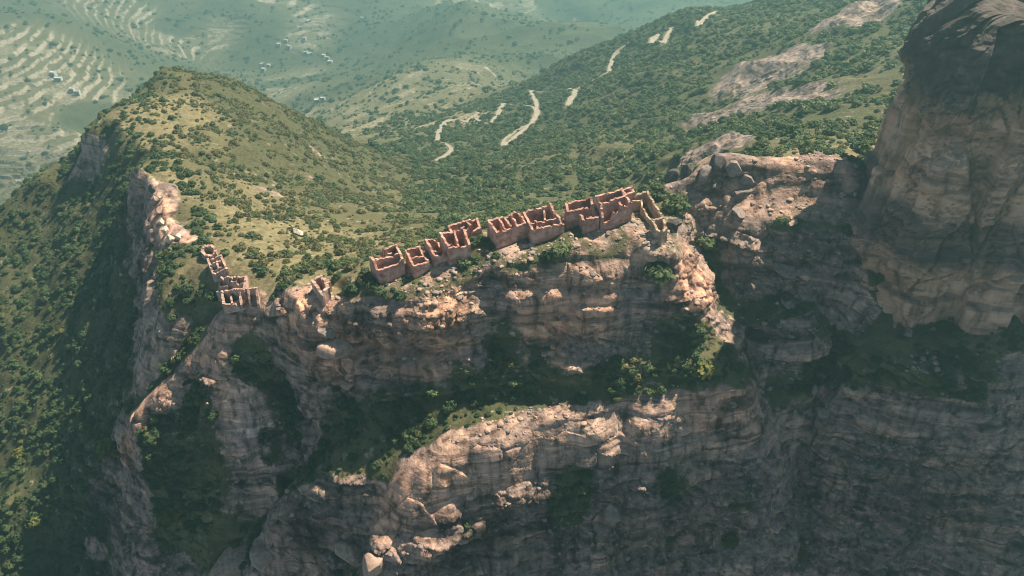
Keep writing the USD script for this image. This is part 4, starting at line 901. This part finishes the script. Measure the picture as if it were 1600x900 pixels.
MARKS = [(604,400,'leftmost roofless house'),(651,399,'second house'),(711,370,'tall ruin'),(727,348,'low back ruin'),(793,347,'four-roomed long house'),(848,338,'peaked house'),(909,323,'collapsed-front house'),(957,308,'highest house'),(1025,320,'tan yard'),(1056,352,'round dark boulder'),
  (1100,262,'standing rocks'),(1170,165,'pale slope outcrop'),(1200,110,'upper rock outcrop'),(1290,250,'yellow grass patch'),(690,208,'lowest road piece'),(764,185,'hairpin road bend'),(796,218,'short road piece'),(838,165,'double road bend'),(893,155,'lone road piece'),(962,90,'long curved road piece'),(1040,58,'upper road pieces'),(1105,30,'topmost road piece'),
  (650,275,'faint saddle track'),(365,465,'four-roomed pale ruin'),(335,405,'round enclosure'),(500,443,'lone notched ruin'),(465,362,'white outcrop'),(250,340,'left outcrop crest'),(255,112,'hill top'),(180,215,'grassy hill shoulder'),(270,565,'left white boulder'),(524,552,'perched pink boulder'),(1274,630,'gully boulders'),(938,803,'fallen blocks'),(168,690,'bright left bush'),(1000,200,'upper wooded slope'),(900,250,'lower wooded slope'),(400,200,'upper hill face'),(550,300,'lower hill face'),(60,560,'far left hollow'),(700,620,'dark cliff ledge'),(1450,560,'tower shelf'),(1200,400,'broken slope')]
DIRS = ['right of', 'up and right of', 'straight above', 'up and left of', 'left of', 'below and left of', 'straight below', 'below and right of']
COL = ['dark green', 'green', 'olive', 'yellow-green', 'tall green', 'low dark green']
sx_, sy_, _ = to_px(allP[order]); seenby = {}
for k, i in enumerate(order):
    dd = [math.hypot(sx_[k] - m[0], (sy_[k] - m[1]) * 1.2) for m in MARKS]; j = int(np.argmin(dd))
    d8 = int(round(math.atan2(MARKS[j][1] - sy_[k], sx_[k] - MARKS[j][0]) / (math.pi / 4))) % 8
    seenby.setdefault((int(kd[i]), d8, j), []).append((dd[j], i))
for (kk, d8, j), lst in seenby.items():
    for n_, (_, i) in enumerate(sorted(lst)):
        lab = f'{COL[kk]} shrub {DIRS[d8]} the {MARKS[j][2]}' + (f', {RANK[min(n_, 13)]} to it' if len(lst) > 1 else '')
        bush(allP[i] - (0, 0, .12 * allr[i]), allr[i], kk, lab, SETS[si[i]][4][1], rz=rot[i], zs=zs[i])
print('shrubs', len(allP))
def instancer(name, P, r, idx, zs, rot, protos, label, cat):
    pi = UsdGeom.PointInstancer.Define(stage, '/World/' + name)
    for k, mk in enumerate(protos): mk(f'/World/{name}/prototypes/kind_{k}'); pi.CreatePrototypesRel().AddTarget(f'/World/{name}/prototypes/kind_{k}')
    a = np.radians(rot) / 2
    pi.CreateProtoIndicesAttr(Vt.IntArray.FromNumpy(idx.astype(np.int32))); pi.CreatePositionsAttr(Vt.Vec3fArray.FromNumpy(P.astype(np.float32)))
    pi.CreateScalesAttr(Vt.Vec3fArray.FromNumpy(np.stack([r, r, r * zs], 1).astype(np.float32)))
    pi.CreateOrientationsAttr(Vt.QuathArray([Gf.Quath(float(math.cos(t)), 0.0, 0.0, float(math.sin(t))) for t in a]))
    return tag(pi.GetPrim(), label, cat, kind='stuff')
for nm, sel, lab in (('hillside_scrub', ~single & (si < 4), 'dense green and olive scrub covering the slopes and ledges'), ('distant_trees', ~single & (si >= 4), 'hazy trees dotted over the far valley')):
    instancer(nm, allP[sel] - .12 * allr[sel][:, None] * np.array([0, 0, 1]), allr[sel], kd[sel], zs[sel], rot[sel], [lambda pth, k=k: leafy(pth, CROWNS[k], M[KINDS[k][0]]) for k in range(6)], lab, 'scrub' if sel[0] or 'scrub' in nm else 'trees')
# loose stones on the ledges
w = ar * is_ridge * in_frame * (cover[:, 0] > .15) * (np.abs(np.cross(tri[:, 1] - tri[:, 0], tri[:, 2] - tri[:, 0])[:, 2]) > 1.62 * ar) * np.clip((.62 - nzv) * 5, 0, 1)
n = 5000; i = R.choice(len(w), n, p=w / w.sum()); SP = cenP[i]; sr = .18 * (6.0 ** (R.random(n) ** 2.2))
q_ = [np.c_[x_ + r_ * 1.25 * np.sqrt(R.random(26)) * np.cos(a_ := R.random(26) * 6.283), y_ + r_ * 1.25 * np.sqrt(R.random(26)) * np.sin(a_)] for x_, y_, g_, r_ in PADS]
q_ = np.vstack(q_); SP = np.vstack([SP, ground(q_[:, 0], q_[:, 1])[0]]); sr = np.r_[sr, .15 * 4.0 ** R.random(len(q_))]; n = len(SP)
instancer('loose_stones', SP, sr, R.integers(0, 4, n), R.uniform(.5, 1, n), R.random(n) * 360, [lambda pth, k=k: usdkit.mesh(stage, pth, boulder_mesh(40 + k, 1, 6), M[['pink_rock', 'grey_rock', 'grey_rock', 'pink_rock'][k]]) for k in range(4)], 'loose broken stones lying on the rock ledges', 'stones')
# ------------------------------------------------------------------ road and far village
M['road'] = mat('dirt_road', {'geo': ('geometry', {}), 'n': ('noise_texture', {'scale': .5, 'detail': 5.0, 'roughness': .6}), 'r': ('rgb_ramp', {'ramp': [(.35, (.15, .12, .085)), (.65, (.26, .215, .16))]}), 'p': ('principled_bsdf', {'roughness': .95})},
    [('geo.position', 'n.vector'), ('n.fac', 'r.fac'), ('r.color', 'p.base_color')])
def ribbon(line, half, lift):
    d = np.gradient(line[:, :2], axis=0); d /= np.linalg.norm(d, axis=1, keepdims=True) + 1e-9; nn = np.stack([-d[:, 1], d[:, 0]], 1)
    V = np.stack([np.c_[line[:, :2] + nn * o * half, line[:, 2] + dz] for o, dz in ((-1.15, -.5), (-1, lift), (-.4, lift + .06), (.4, lift + .06), (1, lift), (1.15, -.5))], 1)
    n = len(line); i = (np.arange(n - 1)[:, None] * 6 + np.arange(5)).ravel()
    tag(obj('road', (V.reshape(-1, 3), np.stack([i, i + 1, i + 7, i + 6], 1)), M['road']), kind='structure')
for line in ROADS[1:]: ribbon(line, 1.75, .28)
for line in TRACKS: ribbon(line, 1.2, .5)
M['plaster'] = rock_material('pale_plaster', (.36, .34, .3), (.58, .55, .5))
M['opening'] = rock_material('dark_opening', (.03, .03, .03), (.06, .055, .05))
def far_house(p, label, seed, group='far houses in the valley'):
    r = np.random.default_rng(seed)
    w, dpt, hgt = r.uniform(6, 11), r.uniform(5, 8), r.uniform(3.5, 7.5); a = r.uniform(-40, 40)
    t = thing('valley_house', label, 'house', p, a, group)
    body = trimesh.creation.box(extents=(w, dpt, hgt + 3)); body.apply_translation((0, 0, hgt / 2 - 1.5)); obj('wall', body, M['plaster'], t)
    rim = []
    for sx, sy, ex, ey in ((0, 1, w, .5), (0, -1, w, .5), (1, 0, .5, dpt - 1.02), (-1, 0, .5, dpt - 1.02)):
        b = trimesh.creation.box(extents=(ex, ey, .9)); b.apply_translation((sx * (w / 2 - .252), sy * (dpt / 2 - .252), hgt + .45)); rim.append(b)
    obj('parapet', trimesh.util.concatenate(rim), M['plaster'], t)
    for k in range(3):
        b = trimesh.creation.box(extents=(1.3, .12, 1.6)); b.apply_translation((w * (.28 * (k - 1)), -dpt / 2 - .03, hgt * .62)); obj('window', b, M['opening'], t)
    b = trimesh.creation.box(extents=(1.5, .12, 2.4)); b.apply_translation((w * .1, -dpt / 2 - .03, 1.25)); obj('door', b, M['opening'], t)
VILLAGE = [(84,118,'white house on the far left hillside, upper of two'),(92,126,'white house on the far left hillside, lower of two'),(114,144,'white house above the left terraces, left of two'),(122,148,'white house above the left terraces, right of two'),
    (470,46,'pale house at the top of the far hamlet string'),(482,34,'pale house highest in the far hamlet'),(476,62,'pale house below the top of the far hamlet'),(447,66,'pale house alone on the far spur'),(452,76,'pale house lower on the far spur'),(436,72,'pale house at the left of the far spur'),
    (478,84,'pale house left in the far hillside cluster'),(484,86,'second pale house in the far hillside cluster'),(506,88,'pale house in the middle of the far hillside cluster'),(512,93,'larger pale house right in the far hillside cluster'),(516,98,'lowest pale house of the far hillside cluster'),
    (410,104,'pale house by the valley track, upper'),(420,103,'pale house by the valley track, right'),(412,110,'pale house by the valley track, lower'),(495,160,'pale house down in the valley bottom, left of two'),(505,158,'pale house down in the valley bottom, right of two'),(566,30,'tiny pale house high on the right of the far spur')]
for k, (q, v) in enumerate(zip(hit([v[0] for v in VILLAGE], [v[1] for v in VILLAGE]), VILLAGE)): far_house(q, v[2], 500 + k)
